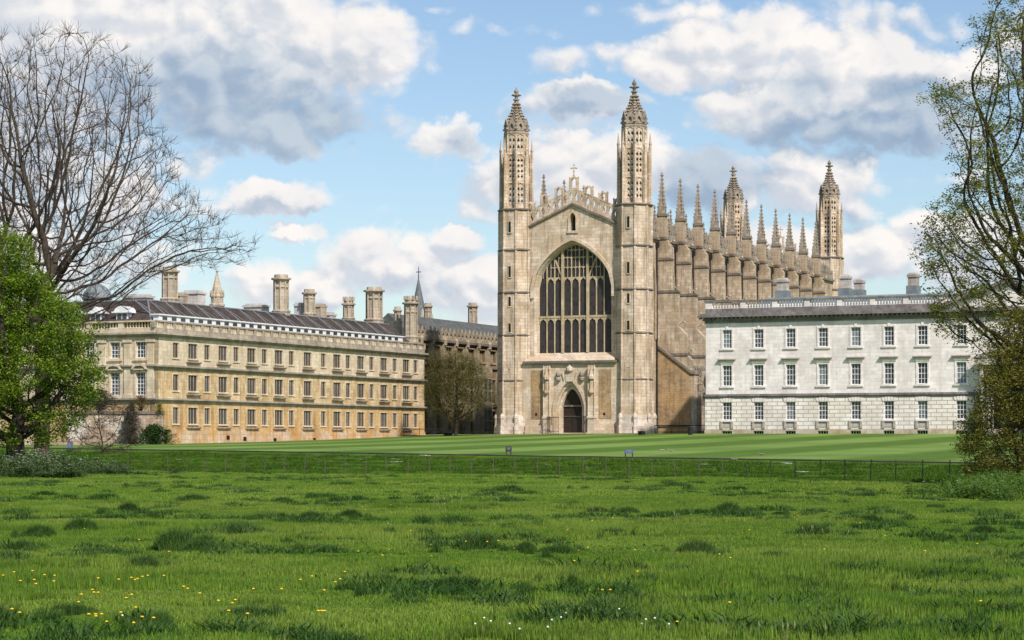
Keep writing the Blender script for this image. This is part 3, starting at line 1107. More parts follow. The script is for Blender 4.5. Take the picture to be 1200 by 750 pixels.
pr.plate([(2.0, 25.0), (LEN - 2, 25.0), (LEN - 2, 26.45), (2.0, 26.45)], holes, TY, XW - .1, XW + .12)
y = 2.6
while y < LEN - 2.6:
    pr.plate([(y - .32, 26.45), (y + .32, 26.45), (y + .32, 27.0), (y, 27.35), (y - .32, 27.0)], [], TY, XW - .08, XW + .1)
    y += 1.15
pr.build('south_parapet', M['carved'], chapel)
for i in range(11):
    yc = T0 + BAY * (i - .5)
    p = pinnacle_mb(XW, yc, 26.3, 28.5, .34, 2)
    if i == 0:
        mp = pinnacle_mb(XW, 0, 26.2, 28.7, .34, 2).build('small_pinnacle', M['carved'], chapel)
        mp.location.y = yc
    else:
        dup(mp, None, (0, BAY * i, 0))
# drain pipes between the bays
dp = MB()
dp.ngon(XW + .16, 0, [(-.5, .11), (24.3, .11)], 6)
dp.box(XW + .02, XW + .42, -.2, .2, 23.7, 24.4)
for z_ in (4, 8, 12, 16, 20):
    dp.ngon(XW + .16, 0, [(z_, .15), (z_ + .14, .15)], 6)
d0 = dp.build('drainpipe', M['iron'], chapel)
d0.location.y = T0 - 1.25
for i in range(1, 11):
    dup(d0, None, (0, BAY * i, 0))

# buttress: stepped profile in x-z, one bay wide web
prof = [(XW, -1), (22.0, -1), (22.0, .9), (21.8, 1.1), (21.7, 9.4), (21.05, 10.2), (21.05, 12.6), (20.0, 13.7), (19.9, 13.8), (19.9, 18.1), (19.05, 18.5), (19.0, 22.3), (18.95, 22.5), (18.95, 24.0), (18.25, 25.0), (18.2, 28.2), (XW - .2, 28.2)]
bt = MB()
bt.plate(prof, [], TX, -.5, .4)
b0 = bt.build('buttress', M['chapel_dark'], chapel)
bm_ = MB()
for z_, x_ in ((22.25, 19.0), (18.1, 19.95), (10.05, 21.15), (24.9, 18.35), (27.9, 18.25)):
    bm_.plate([(XW, z_ - .1), (x_ + .12, z_ - .1), (x_ + .12, z_ + .08), (x_ - .02, z_ + .22), (XW, z_ + .22)], [], TX, -.62, .52)
bm_.build('weathering', M['mould'], b0)
bf = MB()
for z_, x_ in ((13.9, 20.2), (18.5, 19.35), (24.3, 18.8), (10.3, 21.3)):   # heraldic beasts crouched on the set-offs
    bf.loft([[(x_ + .5 * k + r_ * cos(t), r_ * sin(t), z_ + .1 + .9 * k * (1.2 - k) + r_ * .3 * cos(t)) for t in [j * pi / 3 for j in range(6)]] for k, r_ in ((0, .2), (.3, .24), (.7, .2), (1.0, .12))])
bf.build('heraldic_beast', M['chapel_pale'], b0)
pn = pinnacle_mb(17.62, 0, 28.0, 33.45, .64, 7).build('pinnacle', M['carved'], b0)
b0.location.y = T0
for i in range(1, 11):
    dup(b0, None, (0, BAY * i, 0))
# north side: plain wall, parapet and the pinnacles that rise over it
nw = MB()
nw.box(-1.05, 0.0, 1.5, LEN - 1.5, -1, 25.0)
nw.box(-1.05, -.8, 1.5, LEN - 1.5, 25.0, 26.6)
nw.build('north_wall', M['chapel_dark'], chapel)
npn = MB()
npn.box(.75, 1.65, -.45, .45, 24.5, 28.4)
n0 = npn.build('north_pier', M['chapel_dark'], chapel)
pinnacle_mb(1.2, 0, 28.3, 34.0, .64, 7).build('pinnacle', M['carved'], n0)
n0.location.y = T0
for i in range(1, 11):
    dup(n0, None, (0, BAY * i, 0))
rf = MB()
rf.loft([[(-.9, 1.0, 24.6), (CX, 1.0, 28.2), (XW - .4, 1.0, 24.6), (CX, 1.0, 24.0)], [(-.9, LEN - 1, 24.6), (CX, LEN - 1, 28.2), (XW - .4, LEN - 1, 24.6), (CX, LEN - 1, 24.0)]])
rf.build('roof', M['lead'], chapel)
ew = MB()
ew.plate([(0, -1), (WID, -1), (WID, 26.2), (CX, 29.0), (0, 26.2)], [], TX, LEN - 1, LEN)
ew.build('east_wall', M['chapel_dark'], chapel)
gable_parapet(LEN - .4, 29.0).build('gable_parapet', M['chapel'], chapel)

# ---- low side chapels between the buttresses
XS = 21.7
scp = MB()
scp.plate([(XW, -1), (XS + .12, -1), (XS + .12, .9), (XS, 1.05), (XS, 7.75), (XW, 11.1)], [], TX, T0 - .95, T0 + .45)
o_ = scp.build('side_chapel_end', M['rubble'], chapel)
cc = MB()
cc.loft([[(XW, T0 - 1.15, 11.1), (XW, T0 + .5, 11.1), (XW, T0 + .5, 11.45), (XW, T0 - 1.15, 11.45)], [(XS + .25, T0 - 1.15, 7.6), (XS + .25, T0 + .5, 7.6), (XS + .25, T0 + .5, 7.95), (XS + .25, T0 - 1.15, 7.95)]])
cc.box(XW, XS + .3, T0 - 1.1, T0 - .9, .95, 1.15)
cc.build('raking_coping', M['mould'], o_)
scw = MB()
dholes = [arch(T0 + BAY * .5 + .2, 1.0, 0.15, 3.6, 5.3, 6, lancet)] + [arch(T0 + BAY * (i + .5), 2.0, 1.8, 5.0, 6.6, 6) for i in range(1, 11)]
scw.plate([(T0 + .45, -1), (LEN - 8, -1), (LEN - 8, 7.6), (T0 + .45, 7.6)], dholes, TY, XS - .7, XS)
scw.build('side_chapel_wall', M['chapel_dark'], chapel)
sd_ = MB()
for h_ in dholes:
    sd_.plate(h_, [], TY, XS - .55, XS - .5)
sd_.build('side_chapel_glass', M['glass_dark'], chapel)
sr = MB()
sr.loft([[(XW, T0 + .4, 11.0), (XS - .2, T0 + .4, 7.5), (XS - .2, T0 + .4, 7.2), (XW, T0 + .4, 7.2)], [(XW, LEN - 8, 11.0), (XS - .2, LEN - 8, 7.5), (XS - .2, LEN - 8, 7.2), (XW, LEN - 8, 7.2)]])
sr.build('side_chapel_roof', M['lead'], chapel)
sp_ = MB()
hl = []
y = T0 + .9
while y < LEN - 8.6:
    hl.append(quat(y, 8.15, .2, .3))
    y += .66
sp_.plate([(T0 + .3, 7.6), (LEN - 8, 7.6), (LEN - 8, 8.7), (T0 + .3, 8.7)], hl, TY, XS - .05, XS + .15)
yc = T0 + BAY * .5 + .2
arch_band(sp_, yc, 1.02, 3.6, 5.35, 1.35, 6.1, TY, XS, XS + .35, 6, lancet, .1)
sp_.plate([(yc - 1.2, 5.6), (yc, 7.7), (yc + 1.2, 5.6), (yc + 1.45, 5.6), (yc, 8.1), (yc - 1.45, 5.6)], [], TY, XS + .1, XS + .45)
for s_ in (-1, 1):
    pp = pinnacle_mb(XS + .35, yc + s_ * 1.6, 5.4, 8.4, .22, 3)
    sp_.add(pp.v, pp.f)
    sp_.box(XS, XS + .5, yc + s_ * 1.6 - .16, yc + s_ * 1.6 + .16, -1, 5.5)
sp_.build('side_chapel_parapet', M['carved'], chapel)
# ------------------------------------------------------------------ white classical range to the right
GX, GY = CF.o.x + 29.8 * cos(ANG) - 12 * sin(ANG), CF.o.y - 29.8 * sin(ANG) - 12 * cos(ANG)
GF = Fr(GX, GY, EYE + 1.40, ANG)
gibbs = empty('classical_range', GF.o, -ANG, 'white Portland stone building with sash windows and a dark cornice, right of the chapel', 'building')
GL = 72.0
wins = [2.66 + 3.885 * k for k in range(7)] + [30.4]
ALLW = wins + [GL - w for w in wins[::-1]] + [34.0 + 0, 38.0]
WH = .56
rows = [(10.05, 12.2), (5.6, 8.02), (1.6, 3.68)]
holes_hi, holes_lo = [], []
for w in wins + [GL - q for q in wins]:
    holes_hi += [(w - WH, w + WH, a, c) for a, c in rows[:2]]
    holes_lo += [(w - WH, w + WH, *rows[2]), (w - .62, w + .62, -.45, .32)]
b = MB()
wall_grid(b, TX, 0, GL, 4.62, 13.0, holes_hi, 0, .5)
b.box(0, .5, .5, 14, 4.62, 13.0)
b.box(GL - .5, GL, .5, 14, 4.62, 13.0)
b.build('upper_wall', M['gibbs'], gibbs)
b = MB()
wall_grid(b, TX, -.06, GL + .06, .42, 4.2, holes_lo[::2], -.06, .5)
b.box(0, .5, .5, 14, -1, 4.2)
b.box(GL - .5, GL, .5, 14, -1, 4.2)
b.build('rusticated_wall', M['gibbs_rust'], gibbs)
b = MB()
wall_grid(b, TX, -.14, GL + .14, -1.2, .42, [(h[0], h[1], h[2], h[3]) for h in holes_lo[1::2]], -.14, .5)
b.build('plinth', stone("damp_plinth_stone", (0.46, 0.40, 0.31), (0.60, 0.54, 0.44), (0.25, 0.19, 0.12), 0.55, (1.25, .5), .4, (0.42, 0.30, 0.18), .7, .4), gibbs)
b = MB()
b.box(-.1, GL + .1, -.16, .2, 4.2, 4.38)
b.box(-.2, GL + .2, -.26, .2, 4.38, 4.62)
b.build('string_course', M['gibbs_dark'], gibbs)
# sash windows: each a frame with glazing bars, its glass a sub-part


def sash(w, z0, z1, cols=3, rws=4, hw=WH, y=.2):
    f = MB()
    f.box(w - hw, w - hw + .05, y - .04, y + .04, z0, z1)
    f.box(w + hw - .05, w + hw, y - .04, y + .04, z0, z1)
    f.box(w - hw + .05, w + hw - .05, y - .04, y + .04, z0, z0 + .07)
    f.box(w - hw + .05, w + hw - .05, y - .04, y + .04, z1 - .06, z1)
    for k in range(1, cols):
        x_ = w - hw + 2 * hw * k / cols
        f.box(x_ - .022, x_ + .022, y - .03, y + .03, z0, z1)
    for k in range(1, rws):
        z_ = z0 + (z1 - z0) * k / rws
        t_ = .035 if k == rws // 2 else .022
        f.box(w - hw, w + hw, y - .033, y + .033, z_ - t_, z_ + t_)
    return f


gl_dark, gl_mid = M['glass'], glass("window_glass_with_blind", (0.10, 0.11, 0.12), None, .2)
M['hood'] = stone("weathered_hood_stone", (0.36, 0.32, 0.28), (0.54, 0.50, 0.45), (0.2, 0.18, 0.15), .4)


def gibbs_window(ri, pane_m, curtain):
    a, c = rows[ri]
    fo = sash(0, a, c).build('window', M['white'], gibbs)
    q = MB()
    q.box(-WH, WH, .23, .25, a, c)
    q.build('pane', pane_m, fo)
    if curtain:
        q = MB()
        q.box(-WH + .05, -WH + .32, .34, .4, a, c)
        q.build('curtain', M['white'], fo)
    q = MB()
    if ri < 2:
        q.plate(rect(-WH - .2, WH + .2, a - .05, c + .2), [rect(-WH, WH, a, c)], TX, -.07, .0)
        q.build('surround', M['gibbs'], fo)
        q = MB()
        q.box(-WH - .32, WH + .32, -.16, .0, a - .24, a - .05)
        q.build('sill', M['gibbs'], fo)
        q = MB()
        if ri == 0:
            q.box(-.16, .16, -.12, -.072, c + .02, c + .42)
            q.build('keystone', M['gibbs'], fo)
        else:
            q.loft([[(-WH - .25, -.14, c + .2), (WH + .25, -.14, c + .2), (WH + .25, 0, c + .2), (-WH - .25, 0, c + .2)], [(-WH - .3, -.2, c + .5), (WH + .3, -.2, c + .5), (WH + .3, 0, c + .5), (-WH - .3, 0, c + .5)]])
            q.build('frieze', M['gibbs'], fo)
            q = MB()
            q.loft([[(-WH - .36, -.26, c + .5), (WH + .36, -.26, c + .5), (WH + .36, 0, c + .5), (-WH - .36, 0, c + .5)], [(-WH - .52, -.42, c + .66), (WH + .52, -.42, c + .66), (WH + .52, 0, c + .66), (-WH - .52, 0, c + .66)], [(-WH - .52, -.42, c + .76), (WH + .52, -.42, c + .76), (WH + .52, 0, c + .76), (-WH - .52, 0, c + .76)]])
            q.build('hood', M['hood'], fo)
    else:
        for k in range(-2, 3):
            q = MB()
            x0 = k * .3
            h_ = .42 + .06 * (2 - abs(k))
            q.loft([[(x0 - .12, -.13, c + .01), (x0 + .12, -.13, c + .01), (x0 + .12, -.05, c + .01), (x0 - .12, -.05, c + .01)],
                    [(x0 + k * .06 - .15, -.13, c + h_), (x0 + k * .06 + .15, -.13, c + h_), (x0 + k * .06 + .15, -.05, c + h_), (x0 + k * .06 - .15, -.05, c + h_)]])
            q.build('voussoir', M['gibbs'], fo)
        q = MB()
        q.box(-WH - .2, WH + .2, -.26, -.06, a - .22, a - .03)
        q.build('sill', M['gibbs'], fo)
        q = MB()
        q.box(-.5, .5, -.09, -.06, a - .95, a - .28)
        q.build('apron', M['hood'], fo)
        for s_ in (-1, 1):
            q = MB()
            q.box(s_ * .64 - .13, s_ * .64 + .13, -.24, -.06, a - 1.0, a - .22)
            q.build('bracket', M['hood'], fo)
    return fo


bw_ = sash(0, -.45, .32, 4, 1, .62, .14).build('basement_window', M['white'], gibbs)
q = MB()
q.box(-.62, .62, .18, .2, -.45, .32)
q.build('pane', M['void'], bw_)
for ri in range(3):
    vars_ = [gibbs_window(ri, gl_dark, False), gibbs_window(ri, gl_dark, True), gibbs_window(ri, gl_mid, False)]
    used = set()
    for side in (0, 1):
        for k, w in enumerate(wins):
            w = w if side == 0 else GL - w
            vi = 2 if (k * 7 + ri * 3 + side) % 4 == 0 else (1 if (k * 5 + ri) % 4 == 1 else 0)
            o = vars_[vi]
            if vi in used:
                o = dup(o)
            used.add(vi)
            o.location.x = w
for i, w in enumerate(wins + [GL - q for q in wins]):
    o = bw_ if i == 0 else dup(bw_)
    o.location.x = w
b = MB()
for z0, z1, p_ in ((13.0, 13.3, .12), (13.3, 13.5, .3), (13.68, 13.95, .8), (13.95, 14.12, .62)):
    b.box(-p_, GL + p_, -p_, 14, z0, z1)
k = -.5
while k < GL + .6:
    b.box(k - .13, k + .13, -.66, -.28, 13.48, 13.69)
    k += .55
b.build('cornice', M['gibbs_dark'], gibbs)
b = MB()
b.box(-.05, GL + .05, -.05, .4, 14.12, 14.72)
bp = M['gibbs_dark']
b.build('parapet_base', bp, gibbs)
piers = []
pe = [0.3] + [(wins[i] + wins[i + 1]) / 2 for i in range(6)] + [28.2]
pe = pe + [GL - q for q in pe[::-1]]
for k, w in enumerate(pe):
    b = MB()
    if k in (0, len(pe) - 1):
        b.box(w - .35, w + .5, -.04, .38, 14.72, 15.5)
    else:
        b.box(w - .32, w + .32, -.04, .38, 14.72, 15.5)
    b.build('parapet_pier', M['gibbs'], gibbs)
b = MB()
b.box(-.12, GL + .12, -.14, .48, 15.5, 15.68)
b.build('parapet_rail', M['gibbs_dark'], gibbs)
for i in range(len(pe) - 1):
    b = MB()
    x0, x1 = pe[i] + .42, pe[i + 1] - .42
    n = max(1, int((x1 - x0) / .33))
    for k in range(n + 1):
        x_ = x0 + (x1 - x0) * k / n
        b.ngon(x_, .17, [(14.72, .08), (14.8, .06), (15.0, .12), (15.25, .06), (15.42, .06), (15.5, .1)], 6)
    b.box(x0 - .1, x1 + .1, .05, .3, 14.72, 14.76)
    b.build('balustrade_panel', M['gibbs'], gibbs)
b = MB()                                                        # lead roof behind the parapet
b.loft([[(4.2, 1.6, 14.1), (4.2, 13, 14.1), (6.5, 11, 16.1), (6.5, 3.6, 16.1)], [(GL - 4.2, 1.6, 14.1), (GL - 4.2, 13, 14.1), (GL - 6.5, 11, 16.1), (GL - 6.5, 3.6, 16.1)]])
b.build('roof', M['lead'], gibbs)
b = MB()
b.box(.5, GL - .5, 13.5, 14, -1, 14.0)
b.box(.5, GL - .5, .9, 1.0, -1, 14.0)
b.build('back_wall', M['gibbs'], gibbs)
b = MB()
b.box(.5, GL - .5, .88, .9, -1, 13.0)
b.build('dark_room', M['void'], gibbs)
for (px, pt, wpx, yy, mm) in ((917.5, 326, 15, 7, 'gibbs'), (991, 322, 14, 6, 'gibbs'), (1007, 327, 13, 9, 'gibbs'), (1070.5, 320, 14, 5, 'gibbs_dark')):
    x_ = GF.loc_x_from_px(px, yy)
    zt = GF.z(pt, x_, yy)
    h_ = wpx * GF.depth(x_, yy) / F / 2 * .85
    b = MB()
    b.box(x_ - h_ * .9, x_ + h_ * .9, yy - .6, yy + .6, 14, zt - .5)
    b.box(x_ - h_ * 1.05, x_ + h_ * 1.05, yy - .72, yy + .72, zt - .5, zt - .2)
    b.loft([[(x_ - h_, yy - .7, zt - .2), (x_ + h_, yy - .7, zt - .2), (x_ + h_, yy + .7, zt - .2), (x_ - h_, yy + .7, zt - .2)], [(x_ - h_ * .7, yy - .5, zt), (x_ + h_ * .7, yy - .5, zt), (x_ + h_ * .7, yy + .5, zt), (x_ - h_ * .7, yy + .5, zt)]])
    ch = b.build('chimney', M['hood'] if mm != 'gibbs_dark' else stone("grey_chimney_stone", (0.30, 0.27, 0.23), (0.42, 0.38, 0.33)), gibbs)
    q = MB()
    q.box(x_ - h_ * 1.15, x_ + h_ * 1.15, yy - .8, yy + .8, 15.6, 17.1)
    q.build('flashing', M['lead'], ch)
# centrepiece: pediment and doric portal over the dark archway
PX0, PX1 = 27.9, GL - 27.9
PM = GL / 2
b = MB()
b.plate([(PX0, 14.0), (PX1, 14.0), (PM, 16.9)], [], TX, -.55, .6)
b.build('pediment', M['gibbs'], gibbs)
b = MB()
for s_ in (-1, 1):
    xa, xb = PM + s_ * (PM - PX0 + .5), PM
    b.loft([[(xa, -1.1, 13.9), (xa, -.3, 13.9), (xa, -.3, 14.2), (xa, -1.1, 14.2)], [(xb, -1.1, 16.95), (xb, -.3, 16.95), (xb, -.3, 17.35), (xb, -1.1, 17.35)]])
    for k in range(16):
        t = (k + .5) / 16
        x_ = xa * (1 - t) + xb * t
        z_ = 13.9 + 3.05 * t
        b.box(x_ - .12, x_ + .12, -1.0, -.5, z_ - .22, z_ + .05)
b.build('raking_cornice', M['gibbs_dark'], gibbs)
b = MB()
for x_ in (PM - 3.1, PM - 2.35, PM + 2.35, PM + 3.1):
    b.ngon(x_, -1.3, [(-1, .4), (.3, .4), (.35, .33), (7.2, .28), (7.3, .38), (7.6, .4)], 12, 0)
b.box(PM - 3.7, PM + 3.7, -1.9, .0, 7.6, 8.4)
b.plate([(PM - 4.0, 8.4), (PM + 4.0, 8.4), (PM, 10.1)], [[(PM - 2.6, 8.7), (PM + 2.6, 8.7), (PM, 9.7)]], TX, -2.0, -.9)
b.build('portal', stone("grey_portal_stone", (0.40, 0.37, 0.32), (0.55, 0.52, 0.46), (0.2, 0.18, 0.15), .4), gibbs)  # portal in a darker, greyer stone colour than the walls
b = MB()
b.plate(arch(PM, 1.9, -1, 4.6, 6.6, 8, lambda t: sqrt(max(0, 1 - t * t))), [], TX, -.1, -.07)
b.build('archway', M['void'], gibbs)

# ------------------------------------------------------------------ long honey-coloured range to the left
CA = .441
KF = Fr(-37.73, 240.0, EYE, CA)
clare = empty('ketton_stone_range', KF.o, -CA, 'three-storey honey stone range with parapet and brown tiled roof at the left', 'building')
KL = 61.6
pxs = [205.9, 225.9, 242.6, 261.1, 276.7, 294.6, 309.8, 326.7, 341.4, 360.4, 378.8, 394.8, 407.7, 422.7, 435.3, 449.7, 462.5, 475.9, 486.9]
ys_ = [KF.loc_y_from_px(p, 0) for p in pxs]
rws = [(9.42, 11.02), (5.9, 7.62), (2.35, 4.1)]
bands = [(8.58, 11.5, rws[0]), (5.05, 8.1, rws[1]), (1.7, 4.55, rws[2])]
wallm = ['clare_pale', 'clare', 'clare_low']
M['clare_glass_b'] = glass('leaded_glass_grey', (0.05, 0.048, 0.05), (.14, .2), .35)
M['clare_glass_c'] = glass('leaded_glass_warm', (0.04, 0.03, 0.022), (.14, .2), .5)
M['clare_glass'] = glass('small_paned_leaded_glass', (0.022, 0.017, 0.015), (.14, .2), .5)
for bi, (z0, z1, (a, c)) in enumerate(bands):
    b = MB()
    hs = []
    for i, y in enumerate(ys_):
        hw = .54 if i % 2 == 0 else .90
        hs.append((y - hw, y + hw, a, c))
    wall_grid(b, TY, 0, KL, z0, z1, hs, -.7, 0)
    b.box(-22, -.7, .0, .5, z0, z1) if False else None
    b.build('wall', M[wallm[bi]], clare)
    # windows: two-light and three-light, each with its pane, architrave and ledge
    protos = {}
    for i, y in enumerate(ys_):
        wide = i % 2
        hw = .90 if wide else .54
        if wide not in protos:
            n = 3 if wide else 2
            f = MB()
            for k in range(1, n):
                yy = -hw + 2 * hw * k / n
                f.box(-.15, -.08, yy - .034, yy + .034, a, c)
            for s_ in (-1, 1):
                f.box(-.14, -.09, s_ * (hw - .03) - .03, s_ * (hw - .03) + .03, a, c)
            f.box(-.14, -.08, -hw, hw, c - .06, c)
            fo = f.build('window', M['clare_grey'], clare)
            q = MB()
            q.box(-.18, -.155, -hw, hw, a, c)
            q.build('pane', M['clare_glass'], fo)
            q = MB()
            q.plate(rect(-hw - .13, hw + .13, a - .02, c + .13), [rect(-hw, hw, a, c)], TY, 0, .035)
            q.build('architrave', M['clare_pale'], fo)
            q = MB()
            q.box(0, .16 if wide else .1, -hw - .14, hw + .14, a - .16, a - .022)
            q.build('sill', M['clare_pale'], fo)
            if wide:
                q = MB()
                q.loft([[(0, -hw - .3, a - .62), (.08, -hw - .3, a - .62), (.08, hw + .3, a - .62), (0, hw + .3, a - .62)], [(0, -hw - .42, a - .44), (.36, -hw - .42, a - .44), (.36, hw + .42, a - .44), (0, hw + .42, a - .44)], [(0, -hw - .42, a - .34), (.36, -hw - .42, a - .34), (.36, hw + .42, a - .34), (0, hw + .42, a - .34)]])
                q.build('ledge', M['clare_grey'], fo)
            protos[wide] = fo
        else:
            fo = dup(protos[wide])
        fo.location.y = y
        if (i * 7 + bi * 5) % 3:
            for q in kids(fo):
                if q.name.startswith('pane'):
                    me = q.data.copy()
                    me.materials[0] = M['clare_glass_b'] if (i * 7 + bi * 5) % 3 == 1 else M['clare_glass_c']
                    q.data = me
    pr0 = None
    for i in range(0, len(ys_) - 1, 2):                         # shallow pilaster strips between bays
        ym = (ys_[i] + ys_[i + 1]) / 2
        if pr0 is None:
            q = MB()
            q.box(0, .03, -.22, .22, z0, z1)
            pr0 = q.build('pilaster_strip', M[wallm[bi]], clare)
            o = pr0
        else:
            o = dup(pr0)
        o.location.y = ym
for zz in (((4.55, 4.72, .06), (4.72, 4.86, .18), (4.86, 5.05, .34)), ((8.1, 8.25, .06), (8.25, 8.38, .2), (8.38, 8.58, .38)), ((11.5, 11.66, .1), (11.66, 11.8, .3), (11.8, 12.0, .52))):
    b = MB()
    for z0, z1, p_ in zz:
        b.box(-23, p_, -p_, KL + p_ * .5, z0, z1)
    b.build('string_course', M['clare_grey'], clare)
b = MB()
b.box(-.5, .16, 3, KL + .1, -1.2, 1.55)
b.box(-.5, .1, 3, KL + .06, 1.55, 1.7)
y = 4.0
while y < KL:
    b.box(.16, .19, y - .06, y + .06, -1, 1.5)
    y += 3.4
b.build('plinth', stone("rust_stained_plinth", (0.50, 0.39, 0.24), (0.63, 0.54, 0.40), (0.34, 0.17, 0.05), 0.6, (1.4, .6), .4, (0.52, 0.30, 0.09), .9, .55), clare)
for y, z_ in ((14, .75), (17.5, .62), (24, .5), (33, .55)):
    b = MB()
    b.box(.16, .2, y - .3, y + .3, z_ - .2 + .1, z_ + .25 + .1)
    b.build('air_vent', M['void'], clare)
# parapet: solid base, pierced panels, piers
b = MB()
b.box(-.35, .06, 0, KL, 12.0, 12.5)
b.build('parapet_base', M['clare_grey'], clare)
b = MB()
n = 34
st = KL / n
for k in range(n + 1):
    b.box(-.34, .07, k * st - .24, k * st + .24, 12.5, 13.12)
b.box(-.38, .12, -.1, KL + .1, 13.12, 13.28)
b.build('parapet_pier', M['clare_grey'], clare)
for k in range(n):
    b = MB()
    y0 = k * st + .24
    m_ = 3 if k % 2 else 4
    for i in range(1, m_ + 1):
        yy = y0 + (st - .48) * i / (m_ + 1)
        b.box(-.25, 0, yy - .08, yy + .08, 12.5, 13.12)
    b.box(-.24, -.01, y0, y0 + st - .48, 12.5, 12.54)
    b.build('pierced_panel', M['clare_pale'], clare)
# west end (facing the river)
b = MB()
ww_px = [135, 165]
w_xs = [KF.loc_x_from_px(p, 0) for p in ww_px]
w_xs = w_xs + [w_xs[0] - (w_xs[1] - w_xs[0]) * (k + 1) for k in range(2)]
hs = []
for x_ in w_xs:
    hs += [(x_ - .62, x_ + .62, 9.3, 11.0), (x_ - .62, x_ + .62, 5.35, 7.75)]
wall_grid(b, TX, -23, 0, 5.05, 11.5, hs, 0, .6)
b.build('west_wall', M['clare_pale'], clare)
b = MB()
b.box(-23, .0, .0, .6, -1, 4.55)
b.box(-23, .0, .0, .6, 11.5, 11.52)
b.build('west_basement', M['clare'], clare)
for x_ in w_xs:
    for (a, c, r_) in ((9.3, 11.0, 4), (5.35, 7.75, 6)):
        f = sash(x_, a, c, 3, r_, .62, .25)
        fo = f.build('sash_window', M['white'], clare)
        gm = MB()
        gm.box(x_ - .62, x_ + .62, .29, .31, a, c)
        gm.build('pane', gl_dark, fo)
for x_ in w_xs:
    b = MB()
    b.box(x_ - .8, x_ - .62, -.07, 0, 9.2, 11.15)
    b.box(x_ + .62, x_ + .8, -.07, 0, 9.2, 11.15)
    b.box(x_ - .62, x_ + .62, -.07, 0, 11.0, 11.18)
    b.box(x_ - .95, x_ + .95, -.2, 0, 9.0, 9.2)
    b.build('window_surround', M['clare_pale'], clare)
    b = MB()
    b.box(x_ - .8, x_ - .62, -.07, 0, 5.2, 7.9)
    b.box(x_ + .62, x_ + .8, -.07, 0, 5.2, 7.9)
    b.box(x_ - .62, x_ + .62, -.07, 0, 7.75, 7.93)
    arch_band(b, x_, .75, 8.1, 8.45, 1.0, 8.7, TX, -.42, 0, 6, lambda t: sqrt(max(0, 1 - t * t)))
    b.box(x_ - 1.1, x_ + 1.1, -.3, 0, 8.0, 8.14)
    b.box(x_ - .9, x_ + .9, -.16, 0, 5.05, 5.2)
    b.build('window_surround', M['clare_pale'], clare)
for i, x_ in enumerate([-.55] + [(w_xs[k] + w_xs[(k + 1)]) / 2 for k in (0, 2)] + [w_xs[0] - (w_xs[1] - w_xs[0]) / 2, w_xs[3] - 1.8]):
    b = MB()
    b.box(x_ - .42, x_ + .42, -.17, 0, 5.05, 11.2)
    b.box(x_ - .55, x_ + .55, -.28, 0, 10.95, 11.25)
    b.box(x_ - .52, x_ + .52, -.25, 0, 5.05, 5.4)
    b.build('pilaster', M['clare_pale'], clare)
b = MB()
b.box(-23, 0, -.02, .4, 12.0, 12.5)
b.box(-23, .0, -.14, .5, 13.12, 13.28)
x_ = 0
for k, x_ in enumerate([-.3, -4.4, -8.5, -12.6, -16.7, -20.8]):
    b.box(x_ - .35, x_ + .35, -.03, .42, 12.5, 13.12)
    for j in range(1, 9):
        xx = x_ - .35 - 3.4 * j / 9
        b.ngon(xx, .2, [(12.5, .09), (12.6, .07), (12.8, .13), (13.0, .07), (13.12, .1)], 6)
b.build('west_balustrade', M['clare_pale'], clare)
# roofs
b = MB()
RZ = 15.85
b.loft([[(-1.7, 1.6, 13.25), (-5.2, 6.5, RZ), (-10.2, 6.5, RZ), (-10.2, 1.6, 13.2)], [(-1.7, KL - .8, 13.25), (-5.2, KL - .8, RZ), (-8.7, KL - .8, 13.25), (-5.2, KL - .8, 13.2)]]) if False else None
b.add([(-1.7, 1.7, 13.2), (-1.7, KL, 13.2), (-5.2, KL, RZ), (-5.2, 6.2, RZ), (-8.9, KL, 13.2), (-8.9, 9.5, 13.2)], [(0, 1, 2, 3), (3, 2, 4, 5), (1, 4, 2)])
b.add([(-1.7, 1.7, 13.2), (-5.2, 6.2, RZ), (-23, 6.2, RZ), (-23, 1.7, 13.2), (-23, 10, 13.2), (-8.9, 10, 13.2)], [(0, 1, 2, 3), (1, 5, 4, 2)])
b.add([(-23, 1.7, 13.2), (-23, 6.2, RZ), (-23, 10, 13.2)], [(0, 1, 2)])
ro = b.build('roof', M['tile'], clare)
b = MB()
y = 3.4
while y < KL - 1:                                               # pale lead flashings running down the slope, one pair per truss
    b.loft([[(-1.75, y - .09, 13.24), (-1.75, y + .09, 13.24), (-1.75, y + .09, 13.3), (-1.75, y - .09, 13.3)], [(-5.2, y - .09, RZ + .02), (-5.2, y + .09, RZ + .02), (-5.2, y + .09, RZ + .09), (-5.2, y - .09, RZ + .09)]])
    b.loft([[(-1.75, y + 1.7, 13.24), (-1.75, y + 1.8, 13.24), (-1.75, y + 1.8, 13.28), (-1.75, y + 1.7, 13.28)], [(-4.6, y + .2, RZ - .38), (-4.6, y + .3, RZ - .38), (-4.6, y + .3, RZ - .34), (-4.6, y + .2, RZ - .34)]])
    y += 3.05
b.tube([(-5.2, 6.2, RZ + .04), (-5.2, KL, RZ + .04)], .1, 5, True)
b.tube([(-5.2, 6.2, RZ + .04), (-23, 6.2, RZ + .04)], .1, 5, True)
b.tube([(-5.2, 6.2, RZ + .04), (-1.7, 1.7, 13.25)], .1, 5, True)
b.build('lead_flashing', plain("pale_lead_flashing", (0.22, 0.23, 0.25), .5, .3), ro)
b = MB()
b.box(-1.75, -1.05, 2.2, KL - 4, 12.3, 13.95)
b.box(-1.95, -.9, 2.0, KL - 3.8, 13.95, 14.08)
o = b.build('roof_glazing', M['white'], clare)
y = 2.9
gp0 = None
